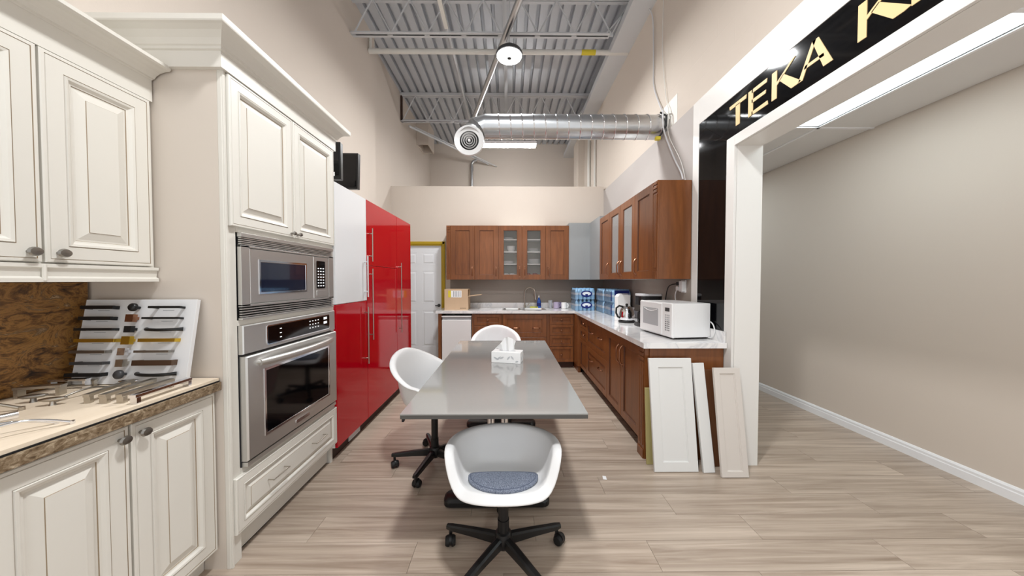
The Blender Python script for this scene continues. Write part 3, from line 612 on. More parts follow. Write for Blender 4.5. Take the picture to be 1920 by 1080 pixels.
obj('window', G(F).box(1.711, 2.084, 1.329, 1.489, 0.0165, 0.0195), mat('blue_black_glass', rgb(26, 30, 48), 0.08, coat=1.0), md)
mp_ = obj('control_panel', G(F).ring(2.174, 2.350, 1.272, 1.554, [(0, 0), (0, 0.014), (0.003, 0.018)]), M_steel, t)
obj('keypad', G(F).prism(rrect(2.205, 2.305, 1.335, 1.525, 0.008), 0.018, 0.020), M_blackglass, mp_)
g = G(F)
for k in range(3):
    for j in range(7): g.box(2.216 + 0.029 * k, 2.232 + 0.029 * k, 1.350 + 0.020 * j, 1.357 + 0.020 * j, 0.020, 0.0203)
obj('keys', g, M_led, mp_)
obj('open_button', G(F).prism(rrect(2.205, 2.305, 1.285, 1.320, 0.004), 0.018, 0.021), M_steel, mp_)

# ------------------------------------------------------------------ red gloss tall cabinets
def tall(name, lab, y0, y1, doors, vent=False):
    t = thing(name, lab, 'cabinet', (-1.66, (y0 + y1) / 2, 0), None)
    obj('body', G().box(-1.978, -1.341, y0, y1, 0.10, 2.135), M_whitemelamine, t)
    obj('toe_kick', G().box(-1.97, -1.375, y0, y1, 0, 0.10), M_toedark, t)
    F = FL(-1.34)
    for z0, z1, m, hy, h0, h1, hm in doors:
        d = obj('door', G(F).ring(y0 + 0.002, y1 - 0.002, z0 + 0.002, z1 - 0.002, [(0, 0), (0, 0.0185), (0.0015, 0.02)]), m, t)
        bar_handle(d, F, hy, h0, hy, h1, 0.02, 0.034, 0.006, hm, inset=0.05)
    if vent: obj('vent', G(FL(-1.375)).box(y0 + 0.27, y0 + 0.47, 0.015, 0.075, 0, 0.008), M_lightgrey, t)
    return t
tall('tall_cabinet', 'tall cabinet with a white gloss upper door over a red lower door beside the oven', 2.442, 2.975, [(0.10, 1.205, M_red, 2.925, 0.63, 1.15, M_nickel), (1.205, 2.14, M_whitegloss, 2.925, 1.24, 1.61, M_lightgrey)], True)
tall('tall_cabinet', 'wide tall red gloss cabinet with two stacked doors between its two neighbours', 2.977, 3.77, [(0.10, 1.53, M_red, 3.03, 0.83, 1.50, M_nickel), (1.53, 2.14, M_red, 3.03, 1.57, 1.88, M_nickel)])
tall('tall_cabinet', 'tall red gloss cabinet with one full-height door near the white panel door', 3.772, 4.30, [(0.10, 2.14, M_red, 3.83, 0.77, 1.60, M_nickel)])
def monitor(lab, c, wd, ht, rz, roll, badge, up):
    t = thing('monitor', lab, 'monitor', (0, 0, 0))
    sc = obj('casing', G().prism(rrect(-wd / 2, wd / 2, up, up + ht, 0.006), -0.015, 0.03).rot(Matrix.Rotation(math.radians(90), 4, 'X')), M_black, t)
    obj('screen', G().box(-wd / 2 + 0.018, wd / 2 - 0.018, -0.0325, -0.0295, up + 0.025, up + ht - 0.02), M_blackglass, sc)
    obj('stand', G().box(-0.03, 0.03, 0.016, 0.04, 0.008, up + 0.15), M_black, t)
    obj('foot', G().prism(rrect(-0.11, 0.11, -0.08, 0.10, 0.03), 0.0, 0.010), M_black, t)
    if badge: obj('sticker', G().box(wd / 2 - 0.13, wd / 2 - 0.05, -0.0335, -0.0325, up + 0.028, up + 0.062), M_paper, sc)
    place(t, c, rz, 0, roll); return t
monitor('black monitor with a white sticker on top of the white-doored tall cabinet', (-1.715, 2.86, 2.1415), 0.46, 0.325, 0.10, 0.0, True, 0.14)
monitor('black monitor without a sticker standing on the wide red cabinet', (-1.755, 3.42, 2.1415), 0.33, 0.37, -0.06, 0.03, False, 0.21)

# ------------------------------------------------------------------ white six-panel door in a mustard frame
dd = struct('door_1', G().box(-1.968, -1.197, YP + 0.02, YP + 0.055, 0.008, 2.005), M_doorwhite)
F = FB(YP + 0.02)
for u0, u1 in ((-1.86, -1.625), (-1.54, -1.305)):
    for v0, v1 in ((0.22, 0.86), (0.99, 1.56), (1.67, 1.88)):
        obj('panel', G(F).ring(u0, u1, v0, v1, [(0, 0.0), (0.0, 0.002), (0.012, -0.004), (0.016, -0.004), (0.045, 0.007)], back=False), M_doorwhite, dd)
obj('handle', G(F).tube([(-1.245, 0.95, 0), (-1.245, 0.95, 0.05), (-1.30, 0.95, 0.055)], 0.011, 10).tube([(-1.245, 0.95, 0), (-1.245, 0.95, 0.008)], 0.028, 16), M_darkgrey, dd, smooth=50)
g = G(); pf = [(0, 0.0), (0, 0.012), (0.01, 0.022), (0.045, 0.022), (0.06, 0.012), (0.07, 0.012), (0.07, 0.0)]
for a, b, hz in ((-2.035, 1, 0), (-1.125, -1, 0)):
    g.loft([[(a + b * p, YP - 0.002 - q, z0) for p, q in pf] for z0 in (0.0, 2.075)])
g.loft([[(x0, YP - 0.002 - q, 2.075 - p) for p, q in pf] for x0 in (-2.034, -1.126)])
g.box(-2.034, -1.97, YP - 0.001, YP + 0.11, 0, 2.07).box(-1.195, -1.126, YP - 0.001, YP + 0.11, 0, 2.07).box(-1.97, -1.195, YP - 0.001, YP + 0.11, 2.007, 2.07)
obj('door_frame', g, M_yellowtrim, dd, label='mustard yellow door frame')

# ------------------------------------------------------------------ cherry wall cabinets
ZB, ZT = 1.405, 2.300
YB = 5.322
def upper_back(lab, u0, u1, doors, post=None):
    t = thing('wall_cabinet', lab, 'cabinet', ((u0 + u1) / 2, 5.48, ZB))
    F = FB(YB + 0.02)
    hollow = any(k == 'g' for k, *_ in doors)
    ub = post[0] if post else u0
    if hollow:
        obj('body', G().box(u0, u0 + 0.016, YB + 0.02, YP - 0.012, ZB, ZT).box(u1 - 0.016, u1, YB + 0.02, YP - 0.012, ZB, ZT).box(u0 + 0.016, u1 - 0.016, YB + 0.02, YP - 0.012, ZB, ZB + 0.016).box(u0 + 0.016, u1 - 0.016, YB + 0.02, YP - 0.012, ZT - 0.016, ZT), M_whitemelamine, t)
        obj('back_panel', G().box(u0 + 0.016, u1 - 0.016, YP - 0.02, YP - 0.012, ZB + 0.016, ZT - 0.016), mat('taupe_back', rgb(196, 192, 180), 0.6), t)
        for k in range(3): obj('shelf', G().box(u0 + 0.017, u1 - 0.017, YB + 0.04, YP - 0.021, ZB + 0.25 + 0.205 * k, ZB + 0.266 + 0.205 * k), M_whitemelamine, t)
    else: obj('body', G().box(ub, u1, YB + 0.021, YP - 0.012, ZB, ZT), M_cherry, t)
    if post: flute_post(t, F, post[0], post[1], ZB, ZT)
    for k, a, b, hu in doors:
        d = glass_door(t, F, a + 0.0015, b - 0.0015, ZB, ZT) if k == 'g' else shaker(t, F, a + 0.0015, b - 0.0015, ZB, ZT, 0.085)
        arch_pull(d, F, hu, ZB + 0.05, hu, ZB + 0.215, 0.02, 0.03, 0.006)
    return t
upper_back('two-door cherry wall cabinet with a fluted post above the cardboard box', -0.975, -0.179, [('s', -0.975, -0.575, -0.617), ('s', -0.575, -0.179, -0.222)], (-1.043, -0.976))
upper_back('glass-door cherry wall cabinet of dishes above the sink', -0.178, 0.603, [('g', -0.178, 0.212, 0.170), ('g', 0.212, 0.603, 0.256)])
upper_back('single-door cherry wall cabinet beside the grey corner cabinet', 0.604, 0.99, [('s', 0.604, 0.99, 0.648)])
t = thing('corner_wall_cabinet', 'grey unfinished corner wall cabinet between the two cherry runs', 'cabinet', (1.3, 5.3, ZB))
obj('front_panel', G().box(0.992, 1.36, 5.322, 5.342, ZB, 2.345), M_greymelamine, t)
obj('side_panel', G().box(1.34, 1.36, 4.748, 5.321, ZB, 2.345), M_greymelamine, t)
obj('carcass', G().box(0.992, 1.653, 5.343, YP - 0.012, ZB, 2.345).box(1.361, 1.653, 4.748, 5.343, ZB, 2.345), M_greymelamine, t)
def upper_right(lab, v0, v1, doors, post=None):
    t = thing('wall_cabinet', lab, 'cabinet', (1.5, (v0 + v1) / 2, ZB))
    XF = 1.36; F = FR(XF); e0 = post[0] if post else v0
    if any(k == 'g' for k, *_ in doors):
        obj('body', G().box(XF, 1.653, v0, v0 + 0.016, ZB, ZT).box(XF, 1.653, v1 - 0.016, v1, ZB, ZT).box(XF, 1.653, v0 + 0.016, v1 - 0.016, ZB, ZB + 0.016).box(XF, 1.653, v0 + 0.016, v1 - 0.016, ZT - 0.016, ZT).box(1.645, 1.653, v0 + 0.016, v1 - 0.016, ZB + 0.016, ZT - 0.016), M_whitemelamine, t)
        for k in range(3): obj('shelf', G().box(XF + 0.02, 1.644, v0 + 0.017, v1 - 0.017, ZB + 0.25 + 0.205 * k, ZB + 0.266 + 0.205 * k), M_whitemelamine, t)
    else: obj('body', G().box(XF + 0.001, 1.653, e0, v1, ZB, ZT), M_cherry, t)
    if post: flute_post(t, F, post[0], post[1], ZB, ZT)
    for k, a, b, hv in doors:
        d = glass_door(t, F, a + 0.0015, b - 0.0015, ZB, ZT, pane=M_frost) if k == 'g' else shaker(t, F, a + 0.0015, b - 0.0015, ZB, ZT, 0.085)
        arch_pull(d, F, hv, ZB + 0.05, hv, ZB + 0.215, 0.02, 0.03, 0.006)
    return t
upper_right('narrow cherry wall cabinet next to the grey corner, above the water bottles', 4.288, 4.746, [('s', 4.288, 4.746, 4.335)])
upper_right('glass-door cherry wall cabinet above the kettle', 3.426, 4.287, [('g', 3.858, 4.287, 3.905), ('g', 3.426, 3.857, 3.812)])
upper_right('cherry wall cabinet with a fluted post and plain end above the white microwave', 2.99, 3.425, [('s', 2.99, 3.425, 3.375)], (2.905, 2.988))

# ------------------------------------------------------------------ dishes behind the glass doors
def plate_mesh(r, h, m, name):
    g = G(); g.lathe([(r * 0.55, 0), (r * 0.6, 0.002), (r, h), (r * 0.985, h + 0.003), (r * 0.55, 0.006), (0.001, 0.006)], (0, 0, 0), 20); return mesh(name, g, m, 40)[0]
pl_me = plate_mesh(0.105, 0.016, M_plate, 'plate'); bo_me = plate_mesh(0.075, 0.05, M_plate, 'bowl')
cu_g = G(); cu_g.lathe([(0.030, 0), (0.038, 0.004), (0.040, 0.09), (0.037, 0.09), (0.035, 0.008), (0.001, 0.008)], (0, 0, 0), 18)
cu_g.tube([(0.038, 0, 0.075), (0.06, 0, 0.07), (0.065, 0, 0.045), (0.055, 0, 0.022), (0.037, 0, 0.018)], 0.005, 8)
cup_me = mesh('cup', cu_g, M_plate, 40)[0]; red_me = mesh('cup', cu_g, mat('brick_red_glaze', rgb(150, 60, 50), 0.3), 40)[0]
def put(name, me, x, y, z, lab, cat, grp):
    o = bpy.data.objects.new(name, me); link(o, None, (x, y, z)); return tag(o, lab, cat, grp)
sh = [ZB + 0.016, ZB + 0.266, ZB + 0.266 + 0.205, ZB + 0.266 + 0.41]
for lab, spots, grp, nn, me, nm, dz in (
    ('white plate in a stack on the second shelf behind glass above the sink', [(-0.02, sh[1])], 'plates on the second glass shelf', 4, pl_me, 'plate', 0.0095),
    ('white bowl in the leaning pile on the third shelf behind glass above the sink', [(0.03, sh[2])], 'bowls on the third glass shelf', 4, bo_me, 'bowl', 0.014),
    ('white plate on the top shelf behind glass above the sink', [(-0.03, sh[3])], 'plates on the top glass shelf', 2, pl_me, 'plate', 0.0095),
    ('white plate in the tall stack behind the right glass door above the sink', [(0.42, sh[1])], 'plates stacked behind the right glass door', 6, pl_me, 'plate', 0.012),
    ('white plate in the short stack one shelf above the tall stack', [(0.41, sh[2])], 'plates on the third shelf, right door', 3, pl_me, 'plate', 0.016)):
    for x, z in spots:
        for k in range(nn): put(nm, me, x, 5.47, z + 0.001 + dz * k, lab, nm, grp)
for x, me, lab in ((-0.045, cup_me, 'white cup on the cabinet floor behind the left glass door'), (0.06, cup_me, 'white cup on the cabinet floor behind the left glass door'), (0.33, red_me, 'small red cup on the cabinet floor behind the right glass door'), (0.45, red_me, 'small red cup on the cabinet floor behind the right glass door')):
    put('cup', me, x, 5.45, sh[0] + 0.001, lab, 'cup', 'cups on the cabinet floor above the sink' if me is cup_me else 'red cups above the sink')
for yv, z, me, nm, lab in ((4.07, sh[0], red_me, 'cup', 'red cup low behind the glass door above the kettle'), (4.05, sh[1], cup_me, 'cup', 'white cup behind the glass door above the kettle'), (4.06, sh[2], bo_me, 'bowl', 'white bowl behind the glass door above the kettle'), (3.66, sh[3], bo_me, 'bowl', 'white bowl on the top shelf behind glass above the kettle')):
    put(nm, me, 1.50, yv, z + 0.001, lab, nm, None)

# ------------------------------------------------------------------ cherry base cabinets
ZC0 = 0.874
YBB = 5.04
tag(obj('end_panel', G().box(-1.12, -1.066, 5.03, 5.63, 0, ZC0), M_cherry, bev=0.002), 'cherry end panel holding up the counter beside the small fridge', 'panel')
def base_back(lab, u0, u1, fronts, toe=True):
    t = thing('base_cabinet', lab, 'cabinet', ((u0 + u1) / 2, 5.33, 0))
    obj('body', G().box(u0, u1, YBB + 0.001, YBB + 0.02, 0.74, ZC0).box(u0, u1, YBB + 0.001, 5.635, 0.10, 0.74) if 'sink' in lab else G().box(u0, u1, YBB + 0.001, 5.635, 0.10, ZC0), M_cherry, t)
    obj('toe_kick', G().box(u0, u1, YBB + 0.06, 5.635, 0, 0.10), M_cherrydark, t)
    F = FB(YBB)
    for nm, a, b, z0, z1, st, hs in fronts:
        d = shaker(t, F, a, b, z0, z1, st, name=nm)
        for h in hs:
            if len(h) == 2: knob(d, F, h[0], h[1], 0.02, M_bronze, 0.013)
            else: arch_pull(d, F, *h, 0.02, 0.03, 0.006)
    return t
base_back('cherry base cabinet with a knobbed drawer over a door beside the small fridge', -0.59, -0.119, [('drawer', -0.555, -0.122, 0.68, 0.855, 0.05, [(-0.338, 0.77)]), ('door', -0.555, -0.122, 0.105, 0.675, 0.07, [(-0.16, 0.50, -0.16, 0.64)])])
base_back('wide cherry sink base with two deep drawer fronts and paired pulls', -0.118, 0.620, [('drawer', -0.10, 0.585, 0.50, 0.855, 0.075, [(0.035, 0.645, 0.165, 0.645), (0.36, 0.645, 0.49, 0.645)]), ('drawer', -0.10, 0.585, 0.105, 0.495, 0.075, [(0.035, 0.33, 0.165, 0.33), (0.36, 0.33, 0.49, 0.33)])])
base_back('cherry four-drawer stack with round knobs in the inner corner', 0.621, 1.02, [('drawer', 0.638, 1.005, z0, z1, 0.045, [(0.82, (z0 + z1) / 2)]) for z0, z1 in ((0.695, 0.855), (0.525, 0.69), (0.352, 0.52), (0.105, 0.347))])
tag(obj('corner_filler', G().box(1.021, 1.078, 4.775, 5.635, 0.10, ZC0).box(1.04, 1.078, 4.80, 5.635, 0.0, 0.10), M_cherry), 'plain cherry filler post in the corner of the two base runs', 'panel')
XB = 1.08
def base_right(lab, v0, v1, fronts, post=None):
    t = thing('base_cabinet', lab, 'cabinet', (1.36, (v0 + v1) / 2, 0))
    e0 = post[0] if post else v0
    obj('body', G().box(XB + 0.001, 1.650, e0, v1, 0.10, ZC0), M_cherry, t)
    obj('toe_kick', G().box(XB + 0.06, 1.650, e0 + (0.02 if post else 0), v1, 0, 0.10), M_cherrydark, t)
    F = FR(XB)
    for nm, a, b, z0, z1, st, hs in fronts:
        d = shaker(t, F, a, b, z0, z1, st, name=nm)
        for h in hs:
            if len(h) == 2: knob(d, F, h[0], h[1], 0.02, M_bronze, 0.013)
            else: arch_pull(d, F, *h, 0.02, 0.03, 0.0065)
    if post:
        flute_post(t, F, post[0], post[1], 0.0, ZC0, 0.04)
        obj('end_panel', G().box(XB + 0.0, 1.650, post[0] - 0.012, post[0] - 0.0005, 0, ZC0), M_cherry, t)
    return t
base_right('narrow cherry base cabinet with two small knobs in the corner of the side run', 4.345, 4.77, [('drawer', 4.350, 4.765, 0.70, 0.855, 0.05, [(4.46, 0.78)]), ('drawer', 4.350, 4.765, 0.54, 0.695, 0.05, [(4.46, 0.62)]), ('door', 4.350, 4.765, 0.105, 0.535, 0.06, [])])
base_right('wide cherry base cabinet with two deep drawers and four curved pulls', 3.446, 4.343, [('drawer', 3.450, 4.340, z0, z1, 0.075, [(3.62, zh, 3.76, zh), (4.02, zh, 4.16, zh)]) for z0, z1, zh in ((0.512, 0.855, 0.715), (0.105, 0.507, 0.36))])
base_right('two-door cherry base cabinet with a fluted corner post beside the leaning samples', 2.575, 3.445, [('door', 3.018, 3.442, 0.105, 0.855, 0.075, [(3.060, 0.60, 3.060, 0.78)]), ('door', 2.580, 3.012, 0.105, 0.855, 0.075, [(2.972, 0.60, 2.972, 0.78)])], (2.452, 2.570))
# marble-look countertop around the sink
t = thing('marble_countertop', 'white marble-look L-shaped countertop over the cherry base cabinets', 'countertop', (0.9, 4.6, 0.875))
ZC1, ZC2 = 0.875, 0.915
sx0, sx1, sy0, sy1 = -0.112, 0.60, 5.13, 5.50
yb = YP - 0.013
obj('slab', G().box(-1.15, sx0, 4.99, yb, ZC1, ZC2).box(sx0, sx1, 4.99, sy0, ZC1, ZC2).box(sx0, sx1, sy1, yb, ZC1, ZC2).box(sx1, 1.652, 4.99, yb, ZC1, ZC2).box(1.018, 1.652, 2.405, 4.99, ZC1, ZC2), M_marble, t)
t = thing('marble_upstand', 'low white marble-look upstand along the wall behind the counter', 'upstand', (0.9, 5.6, ZC2))
obj('back_strip', G().box(-1.10, 1.652, yb - 0.018, yb - 0.0005, ZC2 + 0.0003, 1.00), M_marble, t)
obj('side_strip', G().box(1.636, 1.652, 2.42, yb - 0.019, ZC2 + 0.0003, 1.00), M_marble, t)
# sink and faucet
t = thing('sink', 'double-bowl stainless sink set into the marble counter', 'sink', (0.22, 5.31, 0.75))
for a, b in ((sx0 + 0.004, 0.20), (0.215, sx1 - 0.004)):
    g = G(); zz = [ZC2 + 0.003, ZC2 + 0.003, ZC2 - 0.03, 0.76]; ins = [0.0, 0.022, 0.028, 0.045]
    g.loft([[(p[0], p[1], z) for p in rrect(a + i_, b - i_, sy0 + 0.004 + i_, sy1 - 0.004 - i_, 0.03)] for z, i_ in zip(zz, ins)], False, True)
    obj('bowl', g, M_steel, t, smooth=40)
t = thing('faucet', 'tall brushed gooseneck faucet with pull-down spray over the sink', 'faucet', (0.27, 5.56, ZC2))
pts = [(0.27, 5.56, ZC2 + z) for z in (0.0, 0.1, 0.2, 0.27)] + [(0.27 + 0.085 - 0.085 * math.cos(a), 5.56 - 0.05 * (1 - math.cos(a)), ZC2 + 0.27 + 0.085 * math.sin(a)) for a in [math.pi * k / 10 for k in range(1, 11)]] + [(0.44, 5.46, ZC2 + 0.24)]
obj('neck', G().tube(pts, 0.013, 12).cyl((0.27, 5.56, ZC2), (0.27, 5.56, ZC2 + 0.05), 0.022, n=16), M_nickel, t, smooth=50)
obj('spray_head', G().cyl((0.44, 5.46, ZC2 + 0.245), (0.445, 5.455, ZC2 + 0.15), 0.016, 0.019, 14), M_nickel, t, smooth=50)
obj('lever', G().tube([(0.285, 5.55, ZC2 + 0.03), (0.33, 5.55, ZC2 + 0.05), (0.35, 5.55, ZC2 + 0.10)], 0.007, 8), M_nickel, t, smooth=50)
t = thing('soap_bottle', 'clear bottle of blue dish soap with a white cap behind the sink', 'bottle', (0.515, 5.565, ZC2))
obj('bottle', G().lathe([(0.032, 0), (0.036, 0.01), (0.036, 0.10), (0.030, 0.13), (0.02, 0.155), (0.013, 0.17), (0.013, 0.185)], (0.515, 5.565, ZC2), 20), M_blueliquid, t, smooth=40)
obj('label', G().lathe([(0.0365, 0.03), (0.0367, 0.031), (0.0367, 0.085), (0.0365, 0.086)], (0.515, 5.565, ZC2), 20, cap0=False, cap1=False), M_navy, t, smooth=40)
obj('cap', G().lathe([(0.014, 0.18), (0.014, 0.20), (0.007, 0.205), (0.006, 0.225)], (0.515, 5.565, ZC2), 14), M_paper, t, smooth=40)
tag(obj('sponge', G().prism(rrect(0.36, 0.50, 5.525, 5.60, 0.01), ZC2, ZC2 + 0.022), M_green, bev=0.004), 'yellow-green sponge lying on the counter behind the sink', 'sponge')
t = thing('drinking_glass', 'clear tumbler left of the mugs beside the sink', 'glass', (0.70, 5.45, ZC2))
obj('tumbler', G().lathe([(0.03, 0), (0.036, 0.14), (0.033, 0.14), (0.028, 0.006), (0.001, 0.006)], (0.70, 5.45, ZC2), 20), mat('tumbler_glass', rgb(225, 228, 232), 0.05, trans=0.7), t, smooth=40)
def mug(x, y, m, lab, rz, s=1.0):
    t = thing('mug', lab, 'mug', (x, y, ZC2))
    obj('cup_body', G().lathe([(0.034 * s, 0), (0.041 * s, 0.006), (0.042 * s, 0.095 * s), (0.038 * s, 0.095 * s), (0.036 * s, 0.01), (0.001, 0.01)], (x, y, ZC2), 20), m, t, smooth=40)
    h = [(0.040, 0.078), (0.062, 0.076), (0.070, 0.05), (0.06, 0.024), (0.040, 0.02)]
    obj('handle', G().tube([(x + a * s * math.cos(rz), y + a * s * math.sin(rz), ZC2 + b * s) for a, b in h], 0.006, 8), m, t, smooth=60)
mug(0.80, 5.44, M_lilac, 'lilac patterned mug between the tumbler and the white mugs', 0.3, 1.15)
mug(0.87, 5.54, mat('violet_mug', rgb(140, 128, 160), 0.3), 'darker violet mug behind the lilac mug', 2.6, 1.05)
mug(0.925, 5.40, M_plate, 'white mug beside the lilac mug on the marble counter', -0.4, 1.1)
mug(0.99, 5.50, M_plate, 'small white mug next to the stacked bottled water', 3.4, 0.8)

# ------------------------------------------------------------------ small fridge, cardboard box
t = thing('mini_fridge', 'white under-counter mini fridge with curved top grip', 'fridge', (-0.83, 5.3, 0))
obj('body', G().box(-1.058, -0.600, 5.06, 5.60, 0.02, 0.815), M_whiteplastic, t, bev=0.006)
obj('door', G().box(-1.058, -0.600, 5.005, 5.056, 0.03, 0.775), M_whiteplastic, t, bev=0.008)
obj('top_cap', G().box(-1.062, -0.596, 5.0, 5.60, 0.816, 0.835), M_whiteplastic, t, bev=0.005)
g = G(); g.prism([(-1.05, 0.778), (-0.61, 0.778), (-0.61, 0.812), (-1.05, 0.812)], 0, 0.01) ; g.V = [(p[0], 5.03 - p[2], p[1]) for p in g.V]
obj('grip_recess', g, M_print, t)
for xx in (-1.03, -0.63):
    for yy in (5.08, 5.55): obj('foot', G().cyl((xx, yy, 0), (xx, yy, 0.022), 0.016, n=12), M_black, t)
t = thing('cardboard_box', 'open cardboard box with a yellow and white label on the counter end', 'box', (-0.84, 5.32, ZC2))
bx0, bx1, by0, by1, bz = -1.045, -0.668, 5.16, 5.46, ZC2 + 0.335
obj('carton', G().box(bx0, bx1, by0, by0 + 0.005, ZC2, bz).box(bx0, bx1, by1 - 0.005, by1, ZC2, bz).box(bx0, bx0 + 0.005, by0 + 0.005, by1 - 0.005, ZC2, bz).box(bx0, bx1, by0 + 0.005, by1 - 0.005, ZC2, ZC2 + 0.005).box(bx0, bx1, by0 + 0.005, by1 - 0.005, bz - 0.005, bz), M_card, t)
g = G(); g.prism([(bx1 - 0.003, 1.13), (-0.46, 1.155), (-0.46, 1.163), (bx1 - 0.003, 1.138)], -by1 + 0.02, -by0 - 0.02); g.V = [(p[0], -p[2], p[1]) for p in g.V]
obj('flap', g, M_card, t)
obj('flap', G().box(bx1 - 0.005, bx1, by0 + 0.006, by1 - 0.006, ZC2, 1.128), M_card, t)
obj('label', G().box(-0.985, -0.94, by0 - 0.0015, by0 - 0.0002, 1.118, 1.228), M_yellow, t, label='yellow strip of the label')
lb = obj('label', G().box(-0.94, -0.77, by0 - 0.0015, by0 - 0.0002, 1.118, 1.228), M_paper, t, label='white shipping label')
g = G()
for k in range(5): g.box(-0.905 + 0.026 * k, -0.892 + 0.026 * k, by0 - 0.0022, by0 - 0.0016, 1.128, 1.218)
obj('print', g, M_print, lb)
g = G()
for k in range(7): g.box(-0.795 + 0.014 * k, -0.786 + 0.014 * k, by0 - 0.001, by0 - 0.0002, 0.938, 0.948)
obj('print', g, M_toedark, t)

# ------------------------------------------------------------------ shrink-wrapped water bottles
bg = G(); bg.lathe([(0.028, 0), (0.0315, 0.006), (0.0315, 0.06), (0.0295, 0.064), (0.0315, 0.068), (0.0315, 0.115), (0.022, 0.142), (0.0125, 0.155), (0.0125, 0.16), (0.0135, 0.161), (0.0135, 0.174)], (0, 0, 0), 10, ms=[0, 0, 0, 0, 0, 1, 0, 0, 0, 2])
bg2 = G(); bg2.lathe([(0.028, 0), (0.0315, 0.006), (0.0315, 0.045), (0.0298, 0.05), (0.0315, 0.055), (0.0315, 0.07), (0.0318, 0.071), (0.0318, 0.105), (0.0315, 0.106), (0.0305, 0.115), (0.022, 0.142), (0.0125, 0.155), (0.0125, 0.16), (0.0135, 0.161), (0.0135, 0.174)], (0, 0, 0), 10, ms=[0, 0, 0, 0, 0, 0, 1, 0, 0, 0, 0, 0, 0, 2])
bot_me = mesh('bottle', bg2, [M_water, M_waterlabel, M_watercap], 40)[0]
def water_pack(lab, x0, y0, z0, nx, ny, logo):
    wx, wy = nx * 0.064, ny * 0.064
    t = thing('water_pack', lab, 'bottled water', (x0 + wx / 2, y0 + wy / 2, z0), 'packs of bottled water')
    for i in range(nx):
        for j in range(ny):
            o = bpy.data.objects.new('bottle', bot_me); link(o, t, (x0 + 0.032 + 0.064 * i, y0 + 0.032 + 0.064 * j, z0 + 0.0005))
    P = rrect(x0 - 0.001, x0 + wx + 0.001, y0 - 0.001, y0 + wy + 0.001, 0.03)
    fl = obj('film', G().loft([[(p[0], p[1], z0 + 0.001) for p in P], [(p[0], p[1], z0 + 0.135) for p in P], [(x0 + wx / 2 + (p[0] - x0 - wx / 2) * 0.93, y0 + wy / 2 + (p[1] - y0 - wy / 2) * 0.93, z0 + 0.176) for p in P]], False, False), M_film, t, smooth=40)
    if logo == 'front':
        def ell(a, b): return [(x0 + wx * 0.56 + a * math.cos(2 * math.pi * k / 28), z0 + 0.088 + b * math.sin(2 * math.pi * k / 28)) for k in range(28)]
        g = G(); o_, i_ = ell(0.088, 0.052), ell(0.068, 0.030)
        g.loft([[(p[0], y0 - 0.004, p[1]) for p in o_], [(p[0], y0 - 0.004, p[1] + 0.003) for p in i_], [(p[0], y0 - 0.0025, p[1] + 0.003) for p in i_], [(p[0], y0 - 0.0025, p[1]) for p in o_]], False, False); obj('logo_ring', g, M_navy, fl)
        g = G(); g.loft([[(p[0], y0 - 0.0032, p[1] + 0.003) for p in ell(0.066, 0.029)], [(p[0], y0 - 0.0026, p[1] + 0.003) for p in ell(0.066, 0.029)]]); obj('logo_field', g, M_waterlabel, fl)
        obj('logo_mark', G().box(x0 + wx * 0.56 - 0.02, x0 + wx * 0.56 + 0.02, y0 - 0.0042, y0 - 0.0034, z0 + 0.05, z0 + 0.085), M_navy, fl)
    if logo == 'end':
        g = G(); PP = rrect(x0 - 0.0025, x0 + wx + 0.0025, y0 - 0.0025, y0 + 0.06, 0.03)[5:]
        obj('printed_end', G().box(x0 + 0.03, x0 + wx - 0.03, y0 - 0.004, y0 - 0.002, z0 + 0.01, z0 + 0.165).box(x0 - 0.004, x0 - 0.002, y0 + 0.02, y0 + 0.05, z0 + 0.02, z0 + 0.15), M_navy, fl)
for lv, word in ((0, 'lower'), (1, 'upper')):
    z = ZC2 + 0.178 * lv
    water_pack(word + ' water pack with a navy oval logo in the counter corner', 1.035, 5.02, z, 5, 6, 'front')
    water_pack(word + ' water pack against the side wall between corner and kettle stacks', 1.365, 4.66, z, 4, 6, None)
    water_pack(word + ' water pack with a navy end behind the white carton', 1.375, 4.26, z, 4, 6, 'end')

# ------------------------------------------------------------------ kettle, carton, coffee maker
t = thing('white_carton', 'plain white carton between the water packs and the kettle', 'carton', (1.47, 4.1, ZC2))
g = G(); g.loft([[(1.375, 4.03, z), (1.53, 4.03, z), (1.53, 4.16, z), (1.375, 4.16, z)] for z in (ZC2, ZC2 + 0.27)] + [[(1.40, 4.03, ZC2 + 0.30), (1.53, 4.03, ZC2 + 0.29), (1.53, 4.16, ZC2 + 0.29), (1.40, 4.16, ZC2 + 0.30)]]); obj('shell', g, M_paper, t)
obj('top_flap', G().box(1.41, 1.525, 4.035, 4.155, ZC2 + 0.302, ZC2 + 0.305), M_paper, t)
kx, ky = 1.335, 3.62
t = thing('electric_kettle', 'chrome electric kettle with black handle on a round black base', 'kettle', (kx, ky, ZC2))
obj('power_base', G().lathe([(0.088, 0), (0.092, 0.006), (0.092, 0.018), (0.08, 0.026)], (kx, ky, ZC2), 28), M_black, t, smooth=40)
obj('jug', G().lathe([(0.078, 0.027), (0.084, 0.035), (0.086, 0.07), (0.078, 0.12), (0.064, 0.155), (0.058, 0.165)], (kx, ky, ZC2), 28), M_chrome, t, smooth=40)
lid = obj('lid', G().lathe([(0.058, 0.165), (0.05, 0.178), (0.02, 0.188), (0.001, 0.189)], (kx, ky, ZC2), 28), M_chrome, t, smooth=40)
obj('lid_knob', G().lathe([(0.010, 0.187), (0.016, 0.20), (0.013, 0.212), (0.001, 0.215)], (kx, ky, ZC2), 16), M_black, lid, smooth=40)
